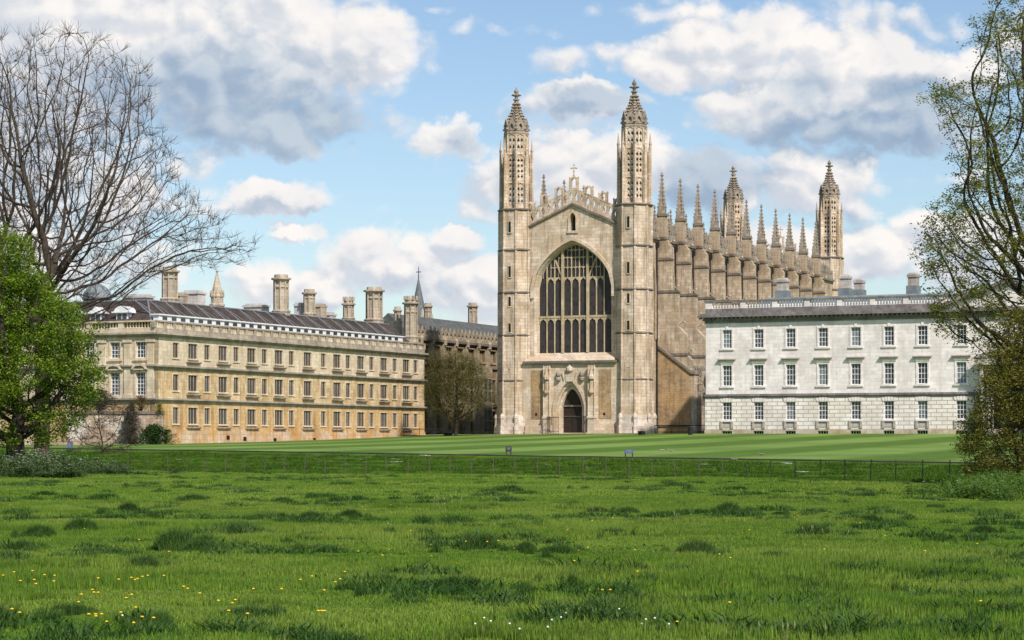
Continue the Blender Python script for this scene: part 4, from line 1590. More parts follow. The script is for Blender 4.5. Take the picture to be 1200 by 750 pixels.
while y < KL - 5:
    if gp0 is None:
        b = MB()
        b.box(-1.06, -1.03, 0, .9, 13.46, 13.84)
        gp0 = b.build('glazing_pane', gl_dark, o)
        q = gp0
    else:
        q = dup(gp0)
    q.location.y = y
    y += 1.75
for i, px in enumerate((112, 143, 84)):                          # dormers
    x_ = KF.loc_x_from_px(px, 2.4)
    b = MB()
    b.box(x_ - .75, x_ + .75, 2.4, 3.2, 13.2, 14.3)
    if i == 1:
        pts = [(x_ + 1.0 * cos(t * pi / 10), 14.3 + .75 * sin(t * pi / 10)) for t in range(11)]
    else:
        pts = [(x_ + 1.0, 14.3), (x_, 15.05), (x_ - 1.0, 14.3)]
    b.plate(pts, [], TX, 2.25, 3.6)
    b.box(x_ - 1.2, x_ + 1.2, 2.15, 2.5, 14.3, 14.45)
    do = b.build('dormer', M['white'], clare)
    q = MB()
    q.box(x_ - .6, x_ - .07, 2.36, 2.42, 13.35, 14.2)
    q.box(x_ + .07, x_ + .6, 2.36, 2.42, 13.35, 14.2)
    q.build('pane', gl_dark, do)


def chimney(par, fr, px, ptop, pbase, wpx, yx, m, crown=0.5, octo=False, name='chimney', vertical_axis='x', cren=False, zb=None):
    """a stack whose axis is seen at column px; yx = its local x"""
    y = fr.loc_y_from_px(px, yx)
    D_ = fr.depth(yx, y)
    zt, z0 = fr.z(ptop, yx, y), fr.z(pbase, yx, y)
    h = wpx * D_ / F / 2
    H = zt - z0
    b = MB()
    r = h * (1.0 if octo else 1.08)
    n, rot = (8, pi / 8)
    b.ngon(yx, y, [(12 if zb is None else zb, r * 1.05), (z0 + .1, r * 1.05), (z0 + .3, r * 1.14), (z0 + .38, r * 1.14), (z0 + .55, r * .8), (zt - H * .34, r * .78), (zt - H * .33, r * .92), (zt - H * .3, r * .92), (zt - H * .28, r * .78), (zt - .85, r * .8), (zt - .65, r * 1.0), (zt - .6, r * 1.18), (zt - .42, r * 1.2), (zt - .36, r * .85), (zt, r * .8)], n, rot)
    for k in range(8):
        a = rot + k * pi / 4
        b.ngon(yx + r * .84 * cos(a), y + r * .84 * sin(a), [(z0 + .5, r * .1), (zt - .6, r * .1)], 4, a)
    if cren:
        for k in range(8):
            a = k * pi / 4
            b.ngon(yx + r * .85 * cos(a), y + r * .85 * sin(a), [(zt - .1, r * .2), (zt + .45, r * .2)], 4, a)
    return b.build(name, m, par)


cm = stone("chimney_stone", (0.38, 0.325, 0.24), (0.54, 0.475, 0.37), (0.19, 0.15, 0.10), .4, (.8, .4), .2, None, 0, .5)
cw = stone("pale_chimney_render", (0.50, 0.48, 0.45), (0.62, 0.60, 0.57), (0.3, 0.27, 0.23), .3, (.8, .4), .1)
chimney(clare, KF, 199, 313, 354, 19, -8, cm)
chimney(clare, KF, 329.5, 322, 368, 18.5, -6.0, cm)
chimney(clare, KF, 362.5, 339, 371, 14, -9, cm)
chimney(clare, KF, 408.5, 352, 376, 14, -9, cm, cren=True, octo=True)
chimney(clare, KF, 438.5, 336.5, 378, 20, -6.5, cm)
chimney(clare, KF, 466, 359.5, 380, 8.5, -9, cm, cren=False)
for (px, pt, wpx, dx_) in ((227.5, 340.5, 22, 1.2), (300.5, 356, 27, 1.6), (162, 345, 33, 2), (352.5, 355, 10, .8), (376, 356, 8, .8), (384, 366, 15, 1.0), (212, 343, 9, .6)):
    lx = -11
    y = KF.loc_y_from_px(px, lx)
    zt = KF.z(pt, lx, y)
    h = wpx * KF.depth(lx, y) / F / 2
    b = MB()
    b.box(lx - h * .95, lx + h * .95, y - .8, y + .8, 12, zt - .45)
    b.box(lx - h * 1.05, lx + h * 1.05, y - .95, y + .95, zt - .45, zt - .2)
    b.box(lx - h * .85, lx + h * .85, y - .7, y + .7, zt - .2, zt)
    b.build('chimney', cw if wpx > 9 else cm, clare)
# rest of the building behind
b = MB()
b.box(-8.9, -.7, KL - .6, KL, -1, 13.2)
b.build('east_wall', M['clare'], clare)
b = MB()
b.box(-22, -.9, .65, .7, -1, 12)
b.box(-.95, -.85, .7, KL - .7, -1, 12)
b.build('dark_room', M['void'], clare)
# leaded cupola on the cross roof
lx = KF.loc_x_from_px(114, 10)
cz = KF.z(352, lx, 10)
b = MB()
b.ngon(lx, 10, [(13, 1.5), (cz, 1.5), (cz + .1, 1.7), (cz + .25, 1.7), (cz + .8, 1.55), (cz + 1.4, 1.1), (cz + 1.8, .5), (cz + 1.95, .15), (cz + 2.6, .05)], 12, 0)
b.build('cupola', M['lead'], clare)

# stone spirelet of another court behind the roof
def spirelet_thing(name, px, Y, ptop, pbase, wpx, m, label, n=8):
    X = wx(px, Y)
    zt, zb, r = wz(ptop, Y), wz(pbase, Y), wpx * Y / F / 2
    e = empty(name, (X, Y, 3.0), 0, label, 'spire')
    b = MB()
    zt -= 3
    zb -= 3
    H = zt - zb
    b.ngon(0, 0, [(0, r), (zb + H * .05, r), (zb + H * .07, r * 1.25), (zb + H * .12, r * 1.25), (zb + H * .14, r), (zb + H * .3, r)], n)
    b.build('turret_shaft', m, e)
    b = MB()
    b.ngon(0, 0, [(zb + H * .3, r * 1.1), (zb + H * .34, r * 1.1), (zb + H * .36, r * .95), (zb + H * .93, r * .12), (zb + H * .95, r * .25), (zb + H, .02)], n)
    for k in range(8):
        a = k * pi / 4
        b.ngon(r * cos(a), r * sin(a), [(zb + H * .3, r * .16), (zb + H * .42, r * .14), (zb + H * .48, .02)], 4)
    b.build('spire', m, e)
    return e


spirelet_thing('stone_spirelet', 254.3, 300, 316, 362, 15, cm, 'small octagonal stone spirelet rising behind the brown roof of the honey stone range')
# grey slate spire with its stone tower and corner pinnacles, far behind
Ysp = 430
e = empty('distant_spire', (wx(490.5, Ysp), Ysp, 3.0), -ANG, 'thin blue-grey pointed spire far behind the roofs left of the chapel', 'spire')
mpp = Ysp / F
zt = wz(326, Ysp) - 3
zb_ = wz(378, Ysp) - 3
b = MB()
b.ngon(0, 0, [(zb_, 11 * mpp), (zt - (zt - zb_) * .02, .12), (zt, .05)], 8)
b.build('spire', M['spire'], e)
b = MB()
b.ngon(0, 0, [(zt - .2, .09), (zt + 2.2, .05)], 6)
b.box(-.5, .5, -.05, .05, zt + 1.1, zt + 1.25)
b.build('weather_vane', M['iron'], e)
b = MB()
b.box(-12 * mpp, 12 * mpp, -12 * mpp, 12 * mpp, 0, zb_ + .3)
b.build('tower', M['gothic_pale'], e)
b = MB()
for sx in (-1, 1):
    for sy in (-1, 1):
        b.ngon(sx * 10.5 * mpp, sy * 10.5 * mpp, [(zb_, .6), (zb_ + 1.0, .6), (wz(362, Ysp) - 3, .03)], 8)
b.build('corner_pinnacle', cm, e)

# ------------------------------------------------------------------ dark gothic range between the two
HF = Fr(-13.05, 310.0, EYE + 1.40, ANG)
hall = empty('gothic_range', HF.o, -ANG, 'dark gothic range with lattice parapet and grey-green roof just left of the chapel', 'building')
HLN = 38
b = MB()
bays = []
y = .6
hs = []
k = 0
while y < HLN - 3:
    bays.append(y)
    hs.append((y + .75, y + 3.05, 10.7, 12.4))
    hs.append((y + .9, y + 2.9, 4.8, 8.2))
    hs.append((y + .9, y + 2.9, .6, 3.6))
    y += 3.75
wall_grid(b, TY, -.4, HLN, -1, 13.0, hs, -.6, 0)
b.build('wall', M['gothic'], hall)
for h in hs:
    b = MB()
    n = 4 if h[2] > 10 else 3
    for k in range(1, n):
        yy = h[0] + (h[1] - h[0]) * k / n
        b.box(-.4, -.2, yy - .08, yy + .08, h[2], h[3])
    if h[2] < 10:
        b.box(-.4, -.2, h[0], h[1], (h[2] + h[3]) / 2, (h[2] + h[3]) / 2 + .15)
    b.box(0, .1, h[0] - .2, h[0], h[2] - .2, h[3] + .2)
    b.box(0, .1, h[1], h[1] + .2, h[2] - .2, h[3] + .2)
    b.box(0, .14, h[0], h[1], h[3], h[3] + .2)
    b.box(0, .14, h[0], h[1], h[2] - .25, h[2])
    b.build('window', M['gothic_pale'], hall)
b = MB()
b.box(-.62, -.5, 0, HLN, -1, 13)
b.build('dark_glass', M['glass'], hall)
for y in bays:
    b = MB()
    b.box(0, .75, y - .38, y + .38, -1, 4.3)
    b.box(0, .6, y - .34, y + .34, 4.3, 9.6)
    b.box(0, .42, y - .3, y + .3, 9.6, 13.2)
    b.ngon(.42, y, [(12.6, .3), (13.4, .38), (13.7, .2)], 8)
    b.build('pilaster', M['gothic_pale'], hall)
for (a, c, p_) in ((9.75, 10.0, .3), (13.0, 13.35, .5), (4.2, 4.4, .2)):
    b = MB()
    b.box(-.2, p_, -.5, HLN, a, c)
    b.build('string_course', M['mould'], hall)
b = MB()
hl = []
y = .2
out = [(-.5, 13.35), (HLN, 13.35), (HLN, 14.55)]
ytop = []
k = 0
yy = HLN
while yy > .2:
    ytop += [(yy, 14.55), (yy - .55, 14.55), (yy - .75, 15.1), (yy - .95, 14.55)]
    hl.append(quat(yy - .75, 14.0, .32, .42))
    yy -= 1.28
out = [(-.5, 13.35), (HLN + .01, 13.35)] + ytop[:] + [(-.5, 14.55)]
b.plate(out, hl, TY, .1, .3)
b.build('lattice_parapet', M['gothic_pale'], hall)
b = MB()
b.loft([[(-.4, .2, 13.3), (-4.5, .2, 16.8), (-8.6, .2, 13.3)], [(-.4, HLN, 13.3), (-4.5, HLN, 16.8), (-8.6, HLN, 13.3)]])
b.build('roof', M['copper'], hall)
b = MB()
b.box(-8.6, -.6, -.4, .2, -1, 13.3)
b.box(-8.6, -.6, HLN - .5, HLN, -1, 13.3)
b.build('end_wall', M['gothic'], hall)
# projecting oriel bay near the chapel
y0 = HF.loc_y_from_px(566, 1.5)
b = MB()
b.prism([(0, y0 - .3), (1.5, y0 + .4), (1.5, y0 + 3.2), (0, y0 + 3.9)], -1, 9.3)
for k in range(5):
    b.box(1.2, 1.5, y0 + .45 + k * .62, y0 + .8 + k * .62, 9.3, 9.9)
ob = b.build('oriel_bay', M['gothic_pale'], hall)
b = MB()
for z0, z1 in ((.7, 2.1), (2.4, 3.7), (5.0, 6.4), (6.7, 8.2)):
    b.box(1.48, 1.53, y0 + .6, y0 + 1.5, z0, z1)
    b.box(1.48, 1.53, y0 + 1.9, y0 + 2.9, z0, z1)
b.build('bay_glass', M['glass'], ob)
chimney(hall, HF, 481.5, 351, 398, 16, 1.5, cm, cren=True, zb=8, name='corner_turret')
chimney(hall, HF, 501.5, 355, 386, 9, -8, cm, zb=10)
chimney(hall, HF, 554, 355, 386, 11, -5.5, cm, zb=12)

# ------------------------------------------------------------------ rubble garden wall at the corner
b = MB()
Yw = 236.0
xa, xb = wx(70, Yw - 4), wx(188.5, Yw)
e = empty('garden_wall', (xb, Yw, 0), 0, 'pink and white rubble stone garden wall with coping below the corner of the honey stone range', 'wall')
L_ = xb - xa
zt = wz(482, Yw)
b.box(-L_, 0, -.3, .3, -.5, zt - .3)
b.box(-.35, .3, -.35, .35, -.5, zt - .3)
b.build('wall', M['wallstone'], e)
b = MB()
b.box(-L_, .35, -.42, .42, zt - .3, zt)
b.build('coping', M['mould'], e)
b = MB()                                                        # low wall by the bridge end further left
xa2, xb2 = wx(-60, 215), wx(100, 215)
b.box(xa2, xb2, 214.8, 215.2, .4, wz(516, 215))
o = b.build('low_wall', M['wallstone'])
tag(o, 'low rubble stone wall half hidden behind the green tree', 'wall')
# gravel walks
for nm, fr, pts in (('gravel_walk', KF, [(.2, 3), (2.4, 3), (2.4, KL + 1), (.2, KL + 1)]), ('chapel_forecourt', CF, [(-4, -2.2), (WID + 13, -2.2), (WID + 13, -5.0), (-4, -5.0)])):
    b = MB()
    n = 24
    A = []
    for k in range(n + 1):
        t = k / n
        row = []
        for (p, q) in ((pts[0], pts[3]), (pts[1], pts[2])) if fr is KF else ((pts[0], pts[1]), (pts[3], pts[2])):
            lx_, ly_ = p[0] * (1 - t) + q[0] * t, p[1] * (1 - t) + q[1] * t
            X = fr.o.x + lx_ * cos(fr.a) + ly_ * sin(fr.a)
            Y = fr.o.y - lx_ * sin(fr.a) + ly_ * cos(fr.a)
            row.append((X, Y, lawn_z(X, Y - Yf(X)) + .03))
        A.append(row)
    v = [p for r in A for p in r]
    b.add(v, [(2 * k, 2 * k + 1, 2 * k + 3, 2 * k + 2) for k in range(n)])
    o = b.build(nm, M['gravel'], fix=False)
    tag(o, kind='structure')

# ------------------------------------------------------------------ small things on the lawn
def on_ground(px, py, Yguess=180):
    """the point of the ground seen at a pixel"""
    best = None
    Y = 20.0
    while Y < 290:
        X = wx(px, Y)
        z = height(X, Y)
        row = HY - (z - EYE) * F / Y
        if row <= py:
            return X, Y, z
        Y += .25
    return X, Y, z


def signboard(px, py, w, h, name, m, label, legs=True):
    X, Y, z = on_ground(px, py)
    e = empty(name, (X, Y, z), .1, label, 'sign')
    b = MB()
    b.box(-w / 2, w / 2, -.03, .03, .22, .22 + h)
    bo = b.build('board', m, e)
    b = MB()
    b.box(-w * .36, w * .36, -.036, -.032, .22 + h * .62, .22 + h * .76)
    b.box(-w * .2, w * .2, -.036, -.032, .22 + h * .34, .22 + h * .5)
    b.build('lettering', M['gibbs_dark'], bo)
    for s_ in (-1, 1):
        b = MB()
        b.box(s_ * w * .38 - .03, s_ * w * .38 + .03, -.05, .05, -.1, .24)
        b.build('leg', M['iron'], e)
    return e


signboard(596, 533.0, .42, .36, 'lawn_sign', M['sign'], 'small dark notice board with white lines at the river edge of the lawn')
signboard(737, 535.3, .62, .26, 'low_sign', M['blue'], 'wide low blue-grey notice board on two legs at the lawn edge')
signboard(82, 528.6, .45, .5, 'path_sign', M['blue'], 'blue and white notice board standing beside the left path')


def bird(px, py, s, ang, label, col, headc):
    X, Y, z = on_ground(px, py)
    b = MB()
    rings = []
    for t, r, zz in ((-.5, .02, .24), (-.38, .07, .22), (-.15, .13, .2), (.08, .14, .2), (.22, .1, .24), (.28, .06, .32), (.31, .045, .42), (.36, .055, .48), (.42, .05, .49), (.46, .025, .48), (.54, .012, .465)):
        rings.append([(t * s, r * s * sin(k * pi / 3), (zz + r * .8 * cos(k * pi / 3)) * s) for k in range(6)])
    b.loft(rings)
    for s_ in (-1, 1):
        b.tube([(.02, s_ * .05 * s, .12 * s), (.03, s_ * .05 * s, 0)], .012 * s, 4, True)
    o = b.build('duck', col, smooth=True)
    o.location = (X, Y, z)
    o.rotation_euler = (0, 0, ang)
    return tag(o, label, 'duck')


dk = plain("brown_duck_feathers", (0.16, 0.12, 0.09), .7, .5, 20, col2=(0.4, 0.37, 0.33))
bird(776, 529.0, .5, .3, 'brown duck on the striped lawn, left bird of a close pair', dk, None)
bird(786, 529.3, .5, 2.9, 'brown duck on the striped lawn, right bird of a close pair', dk, None)
bird(893, 534.3, .55, 2.9, 'single dark duck alone on the lawn in front of the white building', plain("dark_duck_feathers", (0.05, 0.05, 0.05), .6, .5, 15, col2=(0.3, 0.28, 0.26)), None)
# small black boxes and bins by the buildings


def blackbox(px, py, w, h, label, cat='bin', name='litter_bin'):
    X, Y, z = on_ground(px, py)
    e = empty(name, (X, Y, z), -ANG, label, cat)
    b = MB()
    b.ngon(0, 0, [(0, w * .6), (h * .86, w * .66), (h * .88, w * .72), (h, w * .62)], 8)
    b.build('body', M['iron'], e)
    b = MB()
    b.box(-w * .25, w * .25, -w * .68, -w * .55, h * .62, h * .74)
    b.build('slot', M['void'], e)


blackbox(752, 509.6, .7, .45, 'low black box on the gravel below the right turret', 'box', 'black_box')
blackbox(809, 509.6, .45, 1.0, 'tall black bin beside the side chapel porch', 'bin')
blackbox(525, 510.6, .9, .35, 'flat black box in front of the dark gothic range', 'box', 'black_box')
blackbox(353, 515.5, .5, .3, 'small black box by the foot of the honey stone range', 'box', 'black_box')


def railing(fr, pts, h, name, label, n=12, m='iron', r=.025, tops=False):
    X, Y = fr.o.x + pts[0][0] * cos(fr.a) + pts[0][1] * sin(fr.a), fr.o.y - pts[0][0] * sin(fr.a) + pts[0][1] * cos(fr.a)
    e = empty(name, (X, Y, lawn_z(X, Y - Yf(X))), -fr.a, label, 'railing')
    b = MB()
    q = MB()
    P = [(p[0] - pts[0][0], p[1] - pts[0][1]) for p in pts]
    for (a, c) in zip(P[:-1], P[1:]):
        b.tube([(*a, h), (*c, h)], r * 1.3, 5, True)
        b.tube([(*a, h * .15), (*c, h * .15)], r, 5, True)
        L_ = sqrt((c[0] - a[0]) ** 2 + (c[1] - a[1]) ** 2)
        k_ = max(1, int(L_ / (n / 100)))
        for k in range(k_ + 1):
            t = k / k_
            q.tube([(a[0] + (c[0] - a[0]) * t, a[1] + (c[1] - a[1]) * t, -.2), (a[0] + (c[0] - a[0]) * t, a[1] + (c[1] - a[1]) * t, h * (1.06 if tops else 1))], r * .8, 4, True)
    b.build('rail', M[m], e)
    q.build('bar', M[m], e)
    return e


railing(CF, [(CX - 2.5, -2.2), (CX - 2.5, -3.2), (CX - .9, -3.2)], 2.1, 'iron_railing', 'black iron railing with upright bars left of the chapel doorway', 22, r=.03, tops=True)
railing(CF, [(CX + 2.5, -2.2), (CX + 2.5, -3.2), (CX + .9, -3.2)], 2.1, 'iron_railing', 'black iron railing with upright bars right of the chapel doorway', 22, r=.03, tops=True)
railing(CF, [(WID + 4.0, -3.4), (WID + 13.0, -3.4)], .95, 'post_and_rail', 'low dark post and rail between the chapel and the white building', 220, r=.04)
railing(KF, [(1.2, KL - 8), (1.2, KL + 5)], 1.0, 'post_and_rail', 'thin brown post and rail at the far end of the honey stone range', 420, r=.04)

# ------------------------------------------------------------------ estate fence along the river
prev = None
fx = [197 - 23.4 * 2, 197 - 23.4, 197, 219.5, 242, 264.3, 287, 310, 333.5, 357, 381, 405, 429, 453, 478, 503, 528, 553, 578.6, 603.6, 630, 656, 683, 710, 737, 764, 791, 819, 846.7, 875, 903, 932, 961, 990, 1020, 1049.5, 1081, 1112, 1143, 1175]
e = empty('estate_fence', (0, Yf(0), 0), 0, 'rusty iron post and wire fence along the near side of the river', 'fence')
base = e.location
post = None
pts = []
for px in fx:
    k = (px - 600) / F
    X = 127.6 * k / (1 + .766 * k)
    Y = Yf(X) + .2
    pts.append((X, Y))
rust = plain("rusty_iron", (0.11, 0.09, 0.07), .8, .5, 10)
for i, (X, Y) in enumerate(pts):
    if post is None:
        b = MB()
        b.box(-.024, .024, -.016, .016, -.5, 1.05)
        post = b.build('post', rust, e)
        post.location = (X, Y - base.y, height(X, Y))
    else:
        c = post.copy()
        C.objects.link(c)
        c.parent = e
        c.location = (X, Y - base.y, height(X, Y))
        c.rotation_euler = (random.uniform(-.03, .03), random.uniform(-.05, .05), 0)
b = MB()
for h in (1.02, .68, .36):
    b.tube([(X, Y - base.y, height(X, Y) + h) for X, Y in pts], .0035, 4)
b.build('wire', rust, e)
# ------------------------------------------------------------------ trees
def colonise(att, trunk, D, di, dk, iters, grav=0.0, seed=1):
    """space colonisation: grows a branching skeleton through the attractor points"""
    rnd = random.Random(seed)
    nodes = [Vector(p) for p in trunk]
    par = [-1] + list(range(len(trunk) - 1))
    att = [Vector(a) for a in att]
    near = [(None, 1e9)] * len(att)
    new_from = 0
    kidn = {}
    alive = list(range(len(att)))
    for it in range(iters):
        kd = KDTree(len(nodes) - new_from)
        for i in range(new_from, len(nodes)):
            kd.insert(nodes[i], i)
        kd.balance()
        if new_from < len(nodes):
            nxt = []
            for a in alive:
                _, i, d = kd.find(att[a])
                if d < near[a][1]:
                    near[a] = (i, d)
                if near[a][1] > dk:
                    nxt.append(a)
            alive = nxt
        pull = {}
        for a in alive:
            i, d = near[a]
            if d < di:
                v = (att[a] - nodes[i]) / max(d, 1e-6)
                pull[i] = pull.get(i, Vector((0, 0, 0))) + v
        if not pull or (it and new_from == len(nodes)):
            break
        new_from = len(nodes)
        for i, v in pull.items():
            d = v.normalized() + Vector((rnd.uniform(-.22, .22), rnd.uniform(-.22, .22), rnd.uniform(-.22, .22) + grav))
            if par[i] >= 0:
                d += (nodes[i] - nodes[par[i]]).normalized() * .35
            p = nodes[i] + d.normalized() * D
            if any((nodes[c_] - p).length < .55 * D for c_ in kidn.get(i, ())) or len(kidn.get(i, ())) > 3:
                continue
            kidn.setdefault(i, []).append(len(nodes))
            nodes.append(p)
            par.append(i)
    return nodes, par


def skeleton_mesh(nodes, par, r_tip, expo, r_max, split_r):
    """tube meshes for the thick wood and for the fine wood; returns (trunk MB, crown MB, tips)"""
    n = len(nodes)
    ch = [[] for _ in range(n)]
    for i, p in enumerate(par):
        if p >= 0:
            ch[p].append(i)
    rad = [0.0] * n
    for i in range(n - 1, -1, -1):
        s_ = sum(rad[c] ** expo for c in ch[i])
        rad[i] = (s_ ** (1 / expo)) if ch[i] else r_tip
        rad[i] = max(rad[i], r_tip)
    rr = [r_tip + (r - r_tip) * (r_max - r_tip) / (rad[0] - r_tip) for r in rad]
    A, B = MB(), MB()
    tips = []
    # chains
    stack = [(0, None)]
    done = set()
    for i in range(n):
        if not ch[i]:
            tips.append(i)
    start = [0]
    while start:
        i = start.pop()
        chain = [par[i], i] if par[i] >= 0 else [i]
        j = i
        while ch[j]:
            c = max(ch[j], key=lambda q: rad[q])
            for q in ch[j]:
                if q != c:
                    start.append(q)
            chain.append(c)
            j = c
        if len(chain) < 2:
            continue
        rs = [rr[q] for q in chain]
        if par[chain[0]] is not None and chain[0] == par[chain[1]] and chain[0] != 0:
            rs[0] = min(rs[0], rs[1] * 1.1)
        big = rs[1] > split_r
        if big:                                               # the thick part of the chain belongs to the trunk mesh
            m_ = next((q for q, r in enumerate(rs) if r < split_r * .7), len(rs))
            if m_ < len(rs) - 1:
                A.tube([nodes[q] for q in chain[:m_ + 1]], rs[:m_ + 1], 8 if rs[0] > .15 else 6)
                B.tube([nodes[q] for q in chain[m_:]], rs[m_:], 4)
            else:
                A.tube([nodes[q] for q in chain], rs, 8 if rs[0] > .15 else 6)
        else:
            B.tube([nodes[q] for q in chain], rs, 4 if rs[0] > .03 else 3)
    return A, B, tips, ch, rr


def twigs(B, nodes, par, idx, n, ln, r, rnd, up=.3):
    """fine twigs at the ends of the branches"""
    ends = []
    for i in idx:
        p = nodes[i]
        d0 = (p - nodes[par[i]]).normalized() if par[i] >= 0 else Vector((0, 0, 1))
        for _ in range(n):
            d = (d0 * .8 + Vector((rnd.gauss(0, .5), rnd.gauss(0, .5), rnd.gauss(up, .4)))).normalized()
            l_ = ln * rnd.uniform(.5, 1.2)
            q = p + d * l_ * .5 + Vector((rnd.uniform(-.06, .06), rnd.uniform(-.06, .06), 0))
            e_ = q + (d + Vector((rnd.gauss(0, .35), rnd.gauss(0, .35), rnd.gauss(up * .6, .25)))).normalized() * l_ * .5
            B.tube([p, q, e_], [r, r * .8, r * .35], 3)
            ends.append(e_)
            if rnd.random() < .6:
                d2 = (d + Vector((rnd.gauss(0, .7), rnd.gauss(0, .7), rnd.gauss(up, .4)))).normalized()
                e2 = q + d2 * l_ * .45
                B.tube([q, e2], [r * .7, r * .3], 3)
                ends.append(e2)
    return ends


def leaves(L, pts, per, spread, size, rnd, flat=.5):
    for p in pts:
        for _ in range(per):
            c = Vector(p) + Vector((rnd.gauss(0, spread), rnd.gauss(0, spread), rnd.gauss(0, spread * .7)))
            a = Vector((rnd.gauss(0, 1), rnd.gauss(0, 1), rnd.gauss(0, flat))).normalized()
            nn = Vector((rnd.gauss(0, .6), rnd.gauss(0, .6), 1)).normalized()
            b_ = a.cross(nn).normalized()
            s_ = size * rnd.uniform(.6, 1.3)
            L.add([c - a * s_ * .5, c + b_ * s_ * .32, c + a * s_ * .6, c - b_ * s_ * .32], [(0, 1, 2, 3)])


def tree(name, base, label, cat, att, trunk, D, di, dk, iters, r_max, bark, r_tip=.012, expo=2.3, split=.12, twig=(2, .8, .01, .3), leaf=None, seed=1, loc=None, grav=0.0, inner=0):
    rnd = random.Random(seed)
    nodes, par = colonise(att, trunk, D, di, dk, iters, grav, seed)
    A, B, tips, ch, rr = skeleton_mesh(nodes, par, r_tip, expo, r_max, split)
    e = empty(name, base, 0, label, cat)
    idx = list(tips) + [i for i in range(len(nodes)) if rr[i] < split * .35 and rnd.random() < inner]
    ends = twigs(B, nodes, par, idx, *twig[:1], twig[1], twig[2], rnd, twig[3]) if twig else [nodes[i] for i in idx]
    A.build('trunk', bark, e, fix=False, smooth=True)
    if leaf:
        L = MB()
        m, per, spread, size = leaf
        leaves(L, ends, per, spread, size, rnd)
        br = B.build('branches', bark, e, fix=False)
        L.build('crown', m, e, fix=False)
    else:
        B.build('crown', bark, e, fix=False)
    return e, nodes, par


def in_px_region(px, py, Y, poly):
    c = False
    j = len(poly) - 1
    for i in range(len(poly)):
        xi, yi = poly[i]
        xj, yj = poly[j]
        if (yi > py) != (yj > py) and px < (xj - xi) * (py - yi) / (yj - yi) + xi:
            c = not c
        j = i
    return c


def crown_points(n, ctr, rad, rnd, keep=None, shell=0.0):
    pts = []
    while len(pts) < n:
        v = Vector((rnd.uniform(-1, 1), rnd.uniform(-1, 1), rnd.uniform(-1, 1)))
        l_ = v.length
        if l_ > 1 or (l_ < shell and rnd.random() < .75):
            continue
        p = Vector((ctr[0] + v.x * rad[0], ctr[1] + v.y * rad[1], ctr[2] + v.z * rad[2]))
        if keep and not keep(p):
            continue
        pts.append(p)
    return pts


rnd = random.Random(11)
# --- tall bare tree at the left
YB = 150.0
bx = wx(48, YB)
base = (bx, YB, -.1)
m2 = YB / F                      # metres per pixel at the tree


def P(px, py, dy=0.0):           # a point of the tree from its place in the photograph, at the tree's own distance plus dy, relative to its base
    Y = YB + dy
    return Vector((wx(px, Y) - bx, dy, wz(py, Y) + .1))


region = [(-160, 330), (-190, 200), (-150, 90), (-60, 30), (20, 25), (70, 32), (110, 42), (150, 62), (182, 88), (176, 140), (205, 165), (212, 215), (245, 248), (300, 292), (285, 318), (225, 318), (190, 325), (150, 370), (60, 400), (-100, 400)]


def keep_b(p):
    Y = YB + p.y
    px = 600 + F * (p.x + bx) / Y
    py = HY - (p.z - .1 - EYE) * F / Y
    return in_px_region(px, py, Y, region)


att = crown_points(7500, (-1.5, 0, 17.5), (16.5, 9.5, 12.0), rnd, keep_b, .45)
trunk = [P(48, 560), P(49, 520), P(50, 480), P(50, 440), P(51, 400), P(52, 370), P(52, 340)]
trunk = [Vector((0, 0, 0))] + trunk[1:]
fine_tr = []
for a, c in zip(trunk[:-1], trunk[1:]):
    for k in range(3):
        fine_tr.append(a.lerp(c, k / 3))
fine_tr.append(trunk[-1])
bare, bn, bp = tree('bare_tree', base, 'tall bare grey-brown tree with fine twigs and no leaves at the left edge', 'tree', att, fine_tr, .55, 5.0, .8, 110, .50, M['bark'], .013, 2.4, .11, (4, .95, .0125, .4), None, 3, None, .14, .42)
# second bare tree beyond the left edge, its limbs reaching into view
rnd = random.Random(5)
Y2 = 158.0
b2x = wx(-28, Y2)
att = [p for p in crown_points(3000, (1.0, 0, 19), (9.5, 7, 9.0), rnd, None, .4)]
trunk = [Vector((0, 0, 0)) + Vector((.25 * k, 0, .8 * k)) for k in range(12)]
tree('bare_tree', (b2x, Y2, -.1), 'darker bare tree cut off by the left edge, behind the tall bare tree', 'tree', att, trunk, .55, 4.5, .8, 80, .45, M['bark_dark'], .014, 2.5, .13, (3, .9, .014, .3), None, 4, None, .06, .12)

# --- leafy green tree in front of it
rnd = random.Random(21)
YG = 138.0
gx = wx(18, YG)
att = []
att += crown_points(1900, (0.0, 0, 6.7), (5.0, 4.4, 5.3), rnd, None, .45)
att += crown_points(900, (-1.8, 0, 11.2), (3.7, 3.4, 3.9), rnd, None, .4)
att += crown_points(500, (-4.5, 0, 8.0), (4.0, 3.8, 5.5), rnd, None, .4)
att = [a for a in att if a.z > 1.9 + .1 * max(0, a.x) and fbm(a.x * .5, a.y * .5, a.z * 1.2) > -.10]
trunk = [Vector((0, 0, .5 * k)) for k in range(6)]
M['leaf_green'] = leafmat("fresh_maple_leaf", (0.075, 0.155, 0.012), (0.27, 0.36, 0.035), 1.1, .4)
tree('leafy_tree', (gx, YG, 0), 'dense bright green leafy tree with a short dark trunk at the left edge', 'tree', att, trunk, .45, 3.5, .55, 60, .55, M['bark_dark'], .012, 2.6, .12, (2, .6, .012, -.1), (M['leaf_green'], 26, .26, .155), 6, None, 0, 1.0)

# --- sparse leafing tree at the right edge
rnd = random.Random(31)
YR = 104.0
rx_ = wx(1262, YR)


